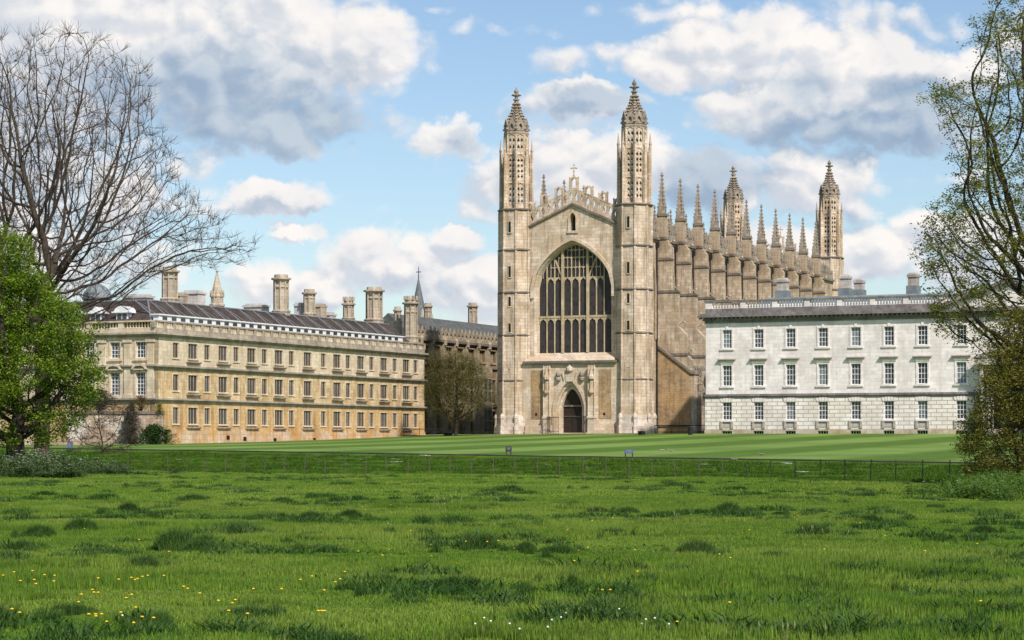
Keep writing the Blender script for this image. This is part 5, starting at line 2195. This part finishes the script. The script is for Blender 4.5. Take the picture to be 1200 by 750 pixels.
def keepR(p):
    Y = YR + p.y
    px = 600 + F * (p.x + rx_) / Y
    py = HY - (p.z - EYE) * F / Y
    return in_px_region(px, py, Y, [(1420, -120), (1180, -60), (1160, 20), (1135, 30), (1138, 52), (1178, 78), (1150, 98), (1092, 100), (1078, 112), (1096, 135), (1125, 165), (1118, 200), (1112, 232), (1072, 282), (1068, 305), (1105, 330), (1080, 362), (1100, 392), (1135, 400), (1150, 440), (1420, 480)])


att = crown_points(4600, (0, 0, 12.5), (9.0, 6.0, 13.0), rnd, keepR, .35)
trunk = [Vector((0.02 * k * k * .3, 0, .6 * k)) for k in range(9)]
M['leaf_olive'] = leafmat("young_olive_leaf", (0.15, 0.165, 0.025), (0.30, 0.285, 0.06), .8, .45)
tree('leafing_tree', (rx_, YR, 0), 'large tree with dark spreading limbs and sparse olive young leaves at the right edge', 'tree', att, trunk, .36, 3.5, .5, 110, .55, M['bark_dark'], .009, 2.6, .10, (2, .5, .009, .05), (M['leaf_olive'], 8, .15, .12), 8, None, -.03, .75)
# the dense ivy-like bush below it
rnd = random.Random(41)
YI = 100.0
ix = wx(1185, YI)


def keepI(p):
    Y = YI + p.y
    px = 600 + F * (p.x + ix) / Y
    py = HY - (p.z - EYE) * F / Y
    return in_px_region(px, py, Y, [(1260, 340), (1185, 372), (1160, 425), (1145, 470), (1128, 520), (1135, 556), (1150, 575), (1260, 575)])


att = crown_points(2200, (1.0, 0, 2.6), (4.2, 2.6, 5.0), rnd, keepI, .3)
trunk = [Vector((.4, 0, .2 * k)) for k in range(4)]
M['leaf_brown'] = leafmat("brown_green_leaf", (0.115, 0.125, 0.018), (0.27, 0.235, 0.05), 1.0, .4)
tree('dense_bush', (ix, YI, 0), 'tall dense brownish green bush under the olive tree at the right edge', 'bush', att, trunk, .28, 3.0, .3, 60, .14, M['bark_dark'], .008, 2.3, .05, (2, .4, .007, .0), (M['leaf_brown'], 12, .13, .10), 9, None, 0, 1.0)

# --- brown-green tree before the gothic range
rnd = random.Random(51)
YT = 282.0
tx = wx(534, YT)
tz = lawn_z(tx, YT - Yf(tx))
att = crown_points(1300, (0, 0, 5.9), (4.0, 3.2, 4.4), rnd, None, .35) + crown_points(120, (1.5, 0, 5.2), (3.9, 2.5, 2.4), rnd, None, .3) + crown_points(120, (-1.5, 0, 7.5), (2.6, 2.5, 3.2), rnd, None, .3)
att = [a for a in att if a.z > .7]
trunk = [Vector((0.02 * k, 0, .4 * k)) for k in range(5)]
M['leaf_birch'] = leafmat("small_brown_green_leaf", (0.095, 0.088, 0.020), (0.19, 0.165, 0.045), .8, .35)
tree('lawn_tree', (tx, YT, tz), 'fine-leaved brownish green tree standing before the dark gothic range', 'tree', att, trunk, .4, 3.2, .5, 50, .22, M['bark_dark'], .014, 2.3, .08, (2, .6, .012, .3), (M['leaf_birch'], 14, .36, .13), 10, None, .05, .9)


# --- shrubs by the garden wall
def shrub(name, px, pb, Y, w, h, mat_, label, n, size, seed, bare=False, dy=1.2):
    rnd = random.Random(seed)
    X = wx(px, Y)
    z = height(X, Y) if pb is None else wz(pb, Y)
    e = empty(name, (X, Y, z), 0, label, 'shrub')
    B, L = MB(), MB()
    pts = []
    for k in range(n):
        a = rnd.uniform(0, 2 * pi)
        rr_ = sqrt(rnd.random())
        el = rnd.random() ** .7
        f_ = sqrt(max(0.02, 1 - el * el)) * (1 + .18 * sin(a * 3 + seed) + .1 * sin(a * 7))
        p = Vector((cos(a) * rr_ * f_ * w / 2, sin(a) * rr_ * f_ * dy, el * h * (1 + .1 * sin(5 * a))))
        pts.append(p)
        if k % (3 if bare else 12) == 0:
            B.tube([Vector((p.x * .1, p.y * .1, 0)), p * .55 + Vector((0, 0, .1 * h)), p], [.035, .02, .008], 4)
    B.build('stem', M['bark_dark'], e, fix=False)
    if not bare:
        leaves(L, pts, 4, .12, size, rnd)
        L.build('foliage', mat_, e, fix=False)
    return e


M['leaf_laurel'] = leafmat("dark_laurel_leaf", (0.020, 0.055, 0.012), (0.05, 0.105, 0.02), .8, .15)
M['leaf_yew'] = leafmat("grey_brown_shrub_leaf", (0.050, 0.050, 0.026), (0.09, 0.085, 0.045), .8, .15)
shrub('laurel_bush', 181, 523.5, 233.0, 4.2, 2.1, M['leaf_laurel'], 'rounded dark green bush at the corner of the honey stone range', 1500, .16, 1)
shrub('conifer_shrub', 154, 524.5, 234.0, 2.4, 4.3, M['leaf_yew'], 'upright grey-brown shrub against the rubble garden wall', 1500, .13, 2)
shrub('wall_top_shrub', 117, 481.5, 236.5, 4.0, 2.1, M['leaf_yew'], 'round dull brown shrub above the coping of the garden wall', 1100, .13, 3)
shrub('creeper', 165, 481.5, 237.0, 2.2, 1.5, leafmat("rusty_creeper_leaf", (0.13, 0.075, 0.02), (0.16, 0.12, 0.03), .8, .2), 'rusty creeper growing over the garden wall next to the building', 300, .13, 4)
shrub('wall_fern', 187, 484.5, 235.5, .8, 1.0, leafmat("yellow_moss_leaf", (0.20, 0.20, 0.02), (0.16, 0.18, 0.03), .8, .2), 'small yellow-green tuft hanging on the wall corner', 120, .13, 5, dy=.4)
# leafless bush with low arching boughs over the bank
rnd = random.Random(61)
YBB = 158.0
bbx = wx(120, YBB)
att = crown_points(420, (0, 0, 1.6), (2.7, 2.0, 2.6), rnd, lambda p: p.z > .1, .2)
trunk = [Vector((0, 0, .2 * k)) for k in range(3)]
tree('bare_bush', (bbx, YBB, wz(531, YBB)), 'leafless grey bush with thin tangled twigs in front of the garden wall', 'bush', att, trunk, .25, 3, .35, 40, .08, M['bark'], .011, 2.4, .04, (4, .55, .011, -.1), None, 12, None, -.02, .9)

# ------------------------------------------------------------------ meadow growth
def blade_patch(name, n, size, hmin, hmax, wid, mat_, seed, dome=None, lean=.35):
    rnd = random.Random(seed)
    b = MB()
    for _ in range(n):
        if dome:
            a = rnd.uniform(0, 2 * pi)
            r = sqrt(rnd.random()) * (1 + .25 * sin(3 * a + seed) + .15 * sin(5 * a))
            x, y = cos(a) * r * size, sin(a) * r * size * .8
            h = (hmin + (hmax - hmin) * max(0, 1 - r * r)) * rnd.uniform(.7, 1.15)
        else:
            x, y = rnd.uniform(-.5, .5) * size, rnd.uniform(-.5, .5) * size
            h = rnd.uniform(hmin, hmax) * (0.75 + .5 * noise.noise(Vector((x * 2.5, y * 2.5, seed))) + .25)
        a = rnd.uniform(0, 2 * pi)
        l_ = rnd.uniform(.1, 1) * lean * h
        ca, sa = cos(a), sin(a)
        ex, ey = x + ca * l_, y + sa * l_
        mx_, my = x + ca * l_ * .3, y + sa * l_ * .3
        w = wid * rnd.uniform(.6, 1.3)
        fa = rnd.uniform(0, pi)
        ox, oy = cos(fa) * w * .5, sin(fa) * w * .5
        b.add([(x - ox, y - oy, -.03), (x + ox, y + oy, -.03), (mx_ + ox * .9, my + oy * .9, h * .6), (mx_ - ox * .9, my - oy * .9, h * .6), (ex, ey, h)], [(0, 1, 2, 3), (3, 2, 4)])
    me = bpy.data.meshes.new(name)
    me.from_pydata(b.v, [], b.f)
    me.materials.append(mat_)
    return me


def blade_material(name, ca, cb, cc, dry=(0.20, 0.19, 0.07)):
    m, g, b = newmat(name)
    ge = g.n('ShaderNodeNewGeometry')
    Pn = ge.outputs['Position']
    n1 = g.noise(Pn, 0.16, 4, 0.6)
    n2 = g.noise(Pn, 1.1, 4, 0.6)
    rnd_ = ge.outputs['Random Per Island']
    col = g.mix(g.ss(n2, 0.36, 0.62), ca, cb)
    col = g.mix(g.m('MULTIPLY', g.ss(n1, 0.42, 0.62), 0.8), col, cc)
    col = g.mix(g.m('MULTIPLY', g.ss(g.noise(g.addvec(Pn, (31, 7, 0)), 0.45, 5, 0.7), 0.52, 0.66), 0.6), col, tuple(k * .55 for k in cb))
    col = g.mix(1.0, col, g.mix(rnd_, (0.72, 0.75, 0.7), (1.3, 1.25, 1.2)), 'MULTIPLY')
    col = g.mix(g.m('GREATER_THAN', rnd_, 0.955), col, dry)
    g.put(b.inputs['Base Color'], col)
    b.inputs['Roughness'].default_value = 0.55
    b.inputs['Specular IOR Level'].default_value = 0.2
    tr = g.n('ShaderNodeBsdfTranslucent')
    g.put(tr.inputs[0], g.mix(1.0, col, (1.0, 1.15, 0.6), 'MULTIPLY'))
    ms = g.n('ShaderNodeMixShader')
    ms.inputs[0].default_value = 0.3
    g.nt.links.new(b.outputs[0], ms.inputs[1])
    g.nt.links.new(tr.outputs[0], ms.inputs[2])
    g.nt.links.new(ms.outputs[0], g.nt.nodes['Material Output'].inputs[0])
    return m


M['blade'] = blade_material("grass_blade", (0.155, 0.255, 0.026), (0.100, 0.198, 0.020), (0.215, 0.295, 0.048))
M['tuft'] = blade_material("tussock_blade", (0.058, 0.125, 0.022), (0.038, 0.092, 0.016), (0.085, 0.150, 0.036), (0.10, 0.12, 0.05))


def scatter(name, meshes, pts, mat_for=None, kind='stuff', label=None, cat=None):
    """one object: instances of the meshes on points with their own turn and size (geometry nodes)"""
    me = bpy.data.meshes.new(name)
    me.from_pydata([p[0] for p in pts], [], [])
    a1 = me.attributes.new('turn', 'FLOAT_VECTOR', 'POINT')
    a1.data.foreach_set('vector', [v for p in pts for v in (0, 0, p[1])])
    a2 = me.attributes.new('size', 'FLOAT_VECTOR', 'POINT')
    a2.data.foreach_set('vector', [v for p in pts for v in p[2]])
    a3 = me.attributes.new('pick', 'INT', 'POINT')
    a3.data.foreach_set('value', [p[3] for p in pts])
    o = bpy.data.objects.new(name, me)
    C.objects.link(o)
    col = bpy.data.collections.new(name + '_sources')
    for i, m_ in enumerate(meshes):
        so = bpy.data.objects.new('%s_source_%d' % (name, i), m_)
        col.objects.link(so)
    ng = bpy.data.node_groups.new(name, 'GeometryNodeTree')
    ng.interface.new_socket('Geometry', in_out='INPUT', socket_type='NodeSocketGeometry')
    ng.interface.new_socket('Geometry', in_out='OUTPUT', socket_type='NodeSocketGeometry')
    gi = ng.nodes.new('NodeGroupInput')
    go = ng.nodes.new('NodeGroupOutput')
    ip = ng.nodes.new('GeometryNodeInstanceOnPoints')
    ci = ng.nodes.new('GeometryNodeCollectionInfo')
    ci.inputs['Collection'].default_value = col
    ci.inputs['Separate Children'].default_value = True
    ci.inputs['Reset Children'].default_value = True

    def attr(nm, t):
        nd = ng.nodes.new('GeometryNodeInputNamedAttribute')
        nd.data_type = t
        nd.inputs['Name'].default_value = nm
        return nd.outputs['Attribute']
    l = ng.links.new
    l(gi.outputs[0], ip.inputs['Points'])
    l(ci.outputs[0], ip.inputs['Instance'])
    ip.inputs['Pick Instance'].default_value = True
    l(attr('pick', 'INT'), ip.inputs['Instance Index'])
    l(attr('turn', 'FLOAT_VECTOR'), ip.inputs['Rotation'])
    l(attr('size', 'FLOAT_VECTOR'), ip.inputs['Scale'])
    l(ip.outputs[0], go.inputs[0])
    md = o.modifiers.new('scatter', 'NODES')
    md.node_group = ng
    return tag(o, label, cat, None, kind)


rnd = random.Random(77)
near = [blade_patch('near_patch', 2000, 1.25, .035, .09, .010, M['blade'], s) for s in (1, 2, 3)]
far = [blade_patch('far_patch', 1100, 2.5, .04, .085, .026, M['blade'], s) for s in (4, 5)]
pts = []
Y = 15.0
while Y < 72:
    hw = .285 * Y + 7
    x = -hw
    while x < hw:
        X, YY = x + rnd.uniform(-.3, .3), Y + rnd.uniform(-.3, .3)
        s = rnd.uniform(.9, 1.15)
        lush = clamp(0.85 + 1.5 * fbm(X * .12, YY * .12, 5) + 1.1 * fbm(X * .55, YY * .55, 9), .45, 2.4)
        pts.append(((X, YY, height(X, YY)), rnd.uniform(0, 6.28), (s, s, s * lush), rnd.randrange(3)))
        x += 1.0
    Y += 1.0
scatter('meadow_grass', near, pts, label='mid green meadow grass of the foreground')
pts = []
Y = 71.0
while Y < 175:
    hw = .27 * Y + 4
    x = -hw
    while x < hw:
        X, YY = x + rnd.uniform(-.5, .5), Y + rnd.uniform(-.5, .5)
        if YY < Yf(X) + 1.6:
            s = rnd.uniform(.9, 1.15)
            lush = clamp(0.85 + 1.5 * fbm(X * .12, YY * .12, 5) + 1.1 * fbm(X * .55, YY * .55, 9), .45, 2.4)
            pts.append(((X, YY, height(X, YY)), rnd.uniform(0, 6.28), (s, s, s * lush), rnd.randrange(2)))
        x += 2.0
    Y += 2.0
scatter('far_meadow_grass', far, pts, label='grass of the far part of the meadow up to the fence')

M['bank_blade'] = blade_material("bank_blade", (0.065, 0.150, 0.010), (0.045, 0.110, 0.008), (0.095, 0.180, 0.016))
bkp = [blade_patch('bank_patch', 900, 2.2, .05, .20, .028, M['bank_blade'], s, None, .8) for s in (6, 7)]
pts = []
w = 15.6
while w < 27.3:
    X = -48.0
    while X < 42:
        xx, w2 = X + rnd.uniform(-.5, .5), w + rnd.uniform(-.4, .2)
        Y = Yf(xx) + w2
        s = rnd.uniform(.8, 1.1)
        pts.append(((xx, Y, height(xx, Y)), rnd.uniform(0, 6.28), (s, s, s * (.7 + .9 * max(0, fbm(xx * .3, Y * .3, 15)))), rnd.randrange(2)))
        X += 1.5
    w += 1.2
scatter('bank_grass', bkp, pts, label='longer grass on the far river bank below the lawn')

# dark tussocks, each where it stands
TUS = [(43, 632, 34, 16), (93, 626, 34, 18), (148, 602, 34, 12), (205, 646, 46, 26), (232, 650, 40, 16), (278, 631, 66, 16), (165, 671, 46, 18), (100, 669, 36, 12), (363, 612, 28, 12), (410, 608, 34, 10),
       (497, 620, 38, 14), (558, 645, 46, 18), (530, 697, 70, 18), (616, 648, 22, 11), (648, 650, 40, 8), (597, 578, 44, 9), (650, 595, 24, 6), (676, 597, 24, 9), (718, 630, 28, 9), (671, 695, 18, 20),
       (817, 654, 40, 20), (854, 602, 34, 12), (868, 576, 24, 6), (955, 630, 52, 14), (908, 660, 46, 12), (952, 692, 34, 12), (1020, 584, 24, 7), (1022, 613, 20, 9), (1113, 639, 28, 10), (1155, 626, 26, 10),
       (1098, 598, 20, 7), (1010, 577, 14, 5), (895, 690, 50, 11), (290, 728, 70, 14), (330, 590, 26, 7), (435, 614, 30, 7), (572, 579, 22, 5), (1192, 661, 20, 10), (985, 612, 24, 6), (912, 612, 30, 6),
       (915, 605, 22, 5), (700, 601, 24, 6), (738, 602, 26, 6), (120, 586, 30, 7), (78, 586, 30, 6), (50, 582, 26, 6), (225, 588, 26, 8), (760, 608, 24, 5), (303, 610, 30, 7), (240, 642, 30, 14),
       (1120, 672, 36, 8), (620, 697, 40, 7), (460, 700, 30, 8), (20, 650, 36, 14), (185, 742, 30, 22), (180, 688, 16, 14), (85, 720, 60, 8), (780, 728, 20, 8), (1050, 700, 30, 8), (1150, 740, 36, 14), (560, 583, 18, 5), (800, 618, 20, 5)]
tm = [blade_patch('tussock', 1500, .55, .08, .42, .017, M['tuft'], s, True, .7) for s in (1, 2, 3, 4)]
for i, (px, py, w, h) in enumerate(TUS):
    X, Y, z = on_ground(px, py)
    o = bpy.data.objects.new('grass_tussock', tm[i % 4])
    C.objects.link(o)
    o.location = (X, Y + w * Y / F * .4, z)
    o.rotation_euler = (0, 0, rnd.uniform(0, 6.28))
    sx = w * Y / F
    o.scale = (sx * 1.3, sx * 1.0, h * Y / F / .36 * 1.0)
    tag(o, 'dark green tussock of coarse grass standing up from the meadow', 'grass tussock', 'dark tussocks scattered over the meadow')
# many small dim tufts between them
small = [blade_patch('small_tuft', 150, .3, .08, .24, .014, M['tuft'], s, True, .6) for s in (11, 12, 13)]
pts = []
for px, py, w_, h_ in TUS:
    X, Y, z = on_ground(px, py)
    for _ in range(5):
        s = w_ * Y / F * rnd.uniform(.5, .9)
        xx, yy = X + rnd.gauss(0, .6) * w_ * Y / F, Y + rnd.gauss(0, .5)
        pts.append(((xx, yy, height(xx, yy)), rnd.uniform(0, 6.28), (s * 1.35, s * 1.0, rnd.uniform(.5, 1.0)), rnd.randrange(3)))
for _ in range(1900):
    Y = 16 + 125 * rnd.random() ** 1.2
    X = rnd.uniform(-.27, .27) * Y
    if Y > Yf(X) or fbm(X * .13, Y * .13, 21) < -.02:
        continue
    s = rnd.uniform(.6, 1.8)
    pts.append(((X, Y, height(X, Y)), rnd.uniform(0, 6.28), (s * rnd.uniform(1, 2), s, rnd.uniform(.5, 1.0)), rnd.randrange(3)))
scatter('coarse_grass', small, pts, label='small dim tufts of coarse grass mixed through the meadow')


def flower_mesh(name, r, h, mat_, n=1, seed=0, spread=.0):
    rnd = random.Random(seed)
    b = MB()
    for _ in range(n):
        x, y = rnd.gauss(0, spread), rnd.gauss(0, spread)
        hh = h * rnd.uniform(.8, 1.15)
        b.ngon(x, y, [(hh - .006, r * .6), (hh, r), (hh + .006, r * .8), (hh + .009, r * .3)], 7, rnd.random())
    me = bpy.data.meshes.new(name)
    me.from_pydata(b.v, [], b.f)
    me.materials.append(mat_)
    return me


yel = plain("dandelion_yellow", (0.80, 0.52, 0.01), .6, .15)
whi = plain("daisy_white", (0.75, 0.75, 0.70), .6, .1)
pts = []
DA = [(10, 688), (38, 686), (52, 690), (64, 691), (40, 697), (24, 699), (42, 703), (63, 701), (115, 696), (139, 698), (155, 695), (120, 713), (115, 714), (110, 715), (139, 720), (14, 739), (23, 741), (104, 744), (112, 743), (119, 743), (126, 746), (167, 735), (165, 693), (154, 696), (192, 692), (215, 707), (220, 711), (234, 716), (256, 727), (259, 725), (268, 738), (290, 743), (180, 747), (184, 748), (297, 709), (330, 710), (373, 738), (380, 740), (377, 739), (361, 694), (385, 697), (380, 711), (92, 727), (404, 688), (420, 660), (546, 646), (571, 647), (584, 646), (689, 654), (673, 673), (747, 686), (706, 710), (715, 711), (665, 631), (694, 619), (718, 615), (843, 663), (856, 668), (966, 657), (1084, 659), (1149, 725), (855, 728), (1037, 639), (1008, 622), (935, 612), (1120, 613), (878, 631), (481, 632), (458, 598), (428, 604), (163, 644), (198, 660), (448, 666), (1145, 649), (744, 657)]
fm = [flower_mesh('dandelion', .018, .17, yel, 1, 1), flower_mesh('dandelion_pair', .017, .18, yel, 2, 2, .09), flower_mesh('dandelion_group', .017, .17, yel, 3, 3, .16)]
for (px, py) in DA:
    X, Y, z = on_ground(px, py + 3)
    pts.append(((X, Y, z), rnd.uniform(0, 6), (1, 1, 1.1), rnd.choice([0, 0, 0, 1 if px < 420 else 0])))
for _ in range(120):
    Y = 20 + 90 * rnd.random() ** 1.3
    X = rnd.uniform(-.25, .25) * Y
    if fbm(X * .1, Y * .1, 31) < .05:
        continue
    pts.append(((X, Y, height(X, Y)), rnd.uniform(0, 6), (.8, .8, rnd.uniform(.5, 1)), 0))
scatter('dandelions', fm, pts, label='yellow dandelions dotted over the meadow')
pts = []
fm = [flower_mesh('daisy', .011, .13, whi, 1, 4, .12), flower_mesh('daisy_pair', .011, .13, whi, 2, 5, .14)]
for (cx_, cy_, n, sx, sy) in ((600, 745, 34, 40, 3), (725, 728, 14, 14, 2), (665, 731, 10, 12, 2), (785, 741, 10, 16, 1.5), (408, 736, 6, 4, 2), (447, 618, 8, 12, 1), (300, 716, 6, 14, 1), (145, 735, 10, 12, 2), (760, 741, 10, 10, 1), (620, 750, 18, 30, 2)):
    for _ in range(int(n * .14)):
        px, py = rnd.gauss(cx_, sx * .6), rnd.gauss(cy_, sy * .6)
        X, Y, z = on_ground(px, py + 3)
        pts.append(((X, Y, z), rnd.uniform(0, 6), (1, 1, 1.1), rnd.randrange(2)))
scatter('daisies', fm, pts, label='small white daisies in loose patches in the grass')

# broad-leaved weeds in the front
wm = leafmat("dock_leaf", (0.09, 0.18, 0.02), (0.15, 0.25, 0.05), 2.0, .35)


def weed_mesh(seed):
    rnd = random.Random(seed)
    b = MB()
    for _ in range(16):
        a = rnd.uniform(0, 2 * pi)
        l_ = rnd.uniform(.05, .13)
        el = rnd.uniform(.3, 1.1)
        d = Vector((cos(a) * cos(el), sin(a) * cos(el), sin(el)))
        s_ = Vector((-sin(a), cos(a), 0)) * l_ * .22
        o = Vector((rnd.gauss(0, .12), rnd.gauss(0, .12), 0))
        b.add([o, o + d * l_ * .5 + s_, o + d * l_ + Vector((0, 0, -.03)), o + d * l_ * .5 - s_], [(0, 1, 2, 3)])
    me = bpy.data.meshes.new('weed')
    me.from_pydata([tuple(p) for p in b.v], [], b.f)
    me.materials.append(wm)
    return me


pts = []
for _ in range(1300):
    Y = 15 + 42 * rnd.random() ** 1.2
    X = rnd.uniform(-.26, .26) * Y
    if fbm(X * .22, Y * .22, 41) < .08:
        continue
    pts.append(((X, Y, height(X, Y)), rnd.uniform(0, 6), (1, 1, rnd.uniform(.7, 1.2)), rnd.randrange(3)))
scatter('broadleaf_weeds', [weed_mesh(s) for s in (1, 2, 3)], pts, label='low broad-leaved weeds among the front grass')

# cow parsley under the left tree and rank growth at the right
cpm = leafmat("parsley_leaf", (0.045, 0.085, 0.022), (0.08, 0.125, 0.035), 1.5, .25)
cpf = plain("parsley_flower", (0.66, 0.68, 0.60), .7, .2)


def parsley(seed, flowers=True):
    rnd = random.Random(seed)
    b = MB()
    for _ in range(10):
        x, y = rnd.gauss(0, .22), rnd.gauss(0, .22)
        h = rnd.uniform(.5, 1.05)
        tx_, ty_ = x + rnd.gauss(0, .1), y + rnd.gauss(0, .1)
        b.cur = 0
        b.tube([(x, y, 0), (tx_, ty_, h)], .008, 3)
        for _k in range(14):
            t = rnd.random() ** .6
            c = Vector((x + (tx_ - x) * t, y + (ty_ - y) * t, h * t * .85)) + Vector((rnd.gauss(0, .1), rnd.gauss(0, .1), rnd.gauss(0, .05)))
            a = Vector((rnd.gauss(0, 1), rnd.gauss(0, 1), rnd.gauss(0, .6))).normalized() * rnd.uniform(.05, .11)
            q = Vector((-a.y, a.x, rnd.gauss(0, .03))) * .5
            b.add([c - a, c + q, c + a, c - q], [(0, 1, 2, 3)])
        if flowers:
            b.cur = 1
            for _k in range(rnd.choice([0, 0, 1, 1])):
                cx_, cy_ = tx_ + rnd.gauss(0, .09), ty_ + rnd.gauss(0, .09)
                zz = h + rnd.uniform(-.12, .04)
                for _j in range(6):
                    ox, oy = rnd.gauss(0, .022), rnd.gauss(0, .022)
                    b.ngon(cx_ + ox, cy_ + oy, [(zz - .005, .012), (zz + .005, .014)], 4, 0)
    me = bpy.data.meshes.new('parsley')
    me.from_pydata([tuple(p) for p in b.v], [], b.f)
    me.materials.append(cpm)
    me.materials.append(cpf)
    me.polygons.foreach_set('material_index', b.mi)
    return me


pm = [parsley(s) for s in (1, 2, 3)]
pts = []
while len(pts) < 1150:
    px = rnd.uniform(-60, 215)
    Y = rnd.uniform(108, 150)
    X = wx(px, Y)
    dens_ = clamp((170 - px) / 90, .06, 1) * clamp(.6 + 2.2 * fbm(X * .5, Y * .3, 61), .05, 1)
    if Y > Yf(X) + 1.5 or rnd.random() > dens_ or Y < Yf(X) - (28 if px < 90 else 18 - px * .06):
        continue
    pts.append(((X, Y, height(X, Y)), rnd.uniform(0, 6), (1.1, 1.1, rnd.uniform(.6, 1.15) * clamp((230 - px) / 150, .3, 1.05) * clamp(.85 + 1.2 * fbm(X * .4, Y * .4, 71), .4, 1.3)), rnd.randrange(3)))
scatter('cow_parsley', pm, pts, label='white flowering cow parsley massed under the left trees')
pts = []
cpm = M['rank'] = leafmat('rank_weed_leaf', (0.07, 0.14, 0.02), (0.12, 0.20, 0.03), 1.5, .3)
pm2 = [parsley(s, s == 6) for s in (5, 6, 7)]
while len(pts) < 330:
    px = rnd.uniform(1040, 1290)
    Y = rnd.uniform(72, 103)
    X = wx(px, Y)
    if rnd.random() > clamp((px - 1100) / 90, .02, 1) or Y > Yf(X) + 1:
        continue
    pts.append(((X, Y, height(X, Y)), rnd.uniform(0, 6), (1, 1, rnd.uniform(.4, .9)), rnd.choice([0, 2, 0, 2, 1])))
scatter('rank_weeds', pm2, pts, label='tall green weeds below the bush at the right')

# pale weedy patches on the far bank
pts = []
wpx_ = [(209, 540), (300, 538), (371, 540), (424, 540.5), (465, 540), (466, 543), (498, 535.5), (640, 546), (704, 545.5), (768, 541), (826, 546), (829, 544), (922, 545), (940, 555), (860, 540)]
wf_ = flower_mesh('bank_daisies', .05, .12, whi, 13, 9, .2)
for px, py in wpx_:
    k = (px - 600) / F
    best = None
    Y = Yf(0)
    for s in range(0, 400):
        w = 15.5 + s * .03
        X = k * (127.4 + w) / (1 + .766 * k)
        Y = Yf(X) + w
        row = HY - (height(X, Y) - EYE) * F / Y
        if row <= py:
            break
    pts.append(((X, Y, height(X, Y)), rnd.uniform(0, 6), (1.5, .6, 1), 0))
scatter('bank_flowers', [wf_], pts, label='pale flower patches on the far river bank')

# pale seed heads and dead straw standing above the grass
sm = plain("dead_straw", (0.34, 0.30, 0.16), .8, .3)
gm_ = leafmat("seeding_stem", (0.16, 0.20, 0.05), (0.24, 0.26, 0.09), 1.0, .2)


def straw(seed, m_):
    rnd = random.Random(seed)
    b = MB()
    for _ in range(7):
        x, y = rnd.gauss(0, .25), rnd.gauss(0, .25)
        h = rnd.uniform(.22, .5)
        tx_, ty_ = x + rnd.gauss(0, .09), y + rnd.gauss(0, .09)
        b.tube([(x, y, 0), ((x + tx_) / 2, (y + ty_) / 2, h * .55), (tx_, ty_, h)], [.0035, .003, .0025], 3)
        b.ngon(tx_, ty_, [(h - .07, .003), (h - .03, .011), (h + .02, .003)], 4)
    me = bpy.data.meshes.new('straw')
    me.from_pydata([tuple(p) for p in b.v], [], b.f)
    me.materials.append(m_)
    return me


pts = []
for _ in range(25):
    Y = 17 + 70 * rnd.random() ** 1.1
    X = rnd.uniform(-.26, .26) * Y
    if fbm(X * .15, Y * .15, 51) < .0:
        continue
    pts.append(((X, Y, height(X, Y)), rnd.uniform(0, 6), (1, 1, rnd.uniform(.6, 1.1)), rnd.choice([0, 1, 1, 1])))
scatter('seeding_grass', [straw(1, sm), straw(2, gm_)], pts, label='thin seeding stems and dead straw standing above the meadow grass')
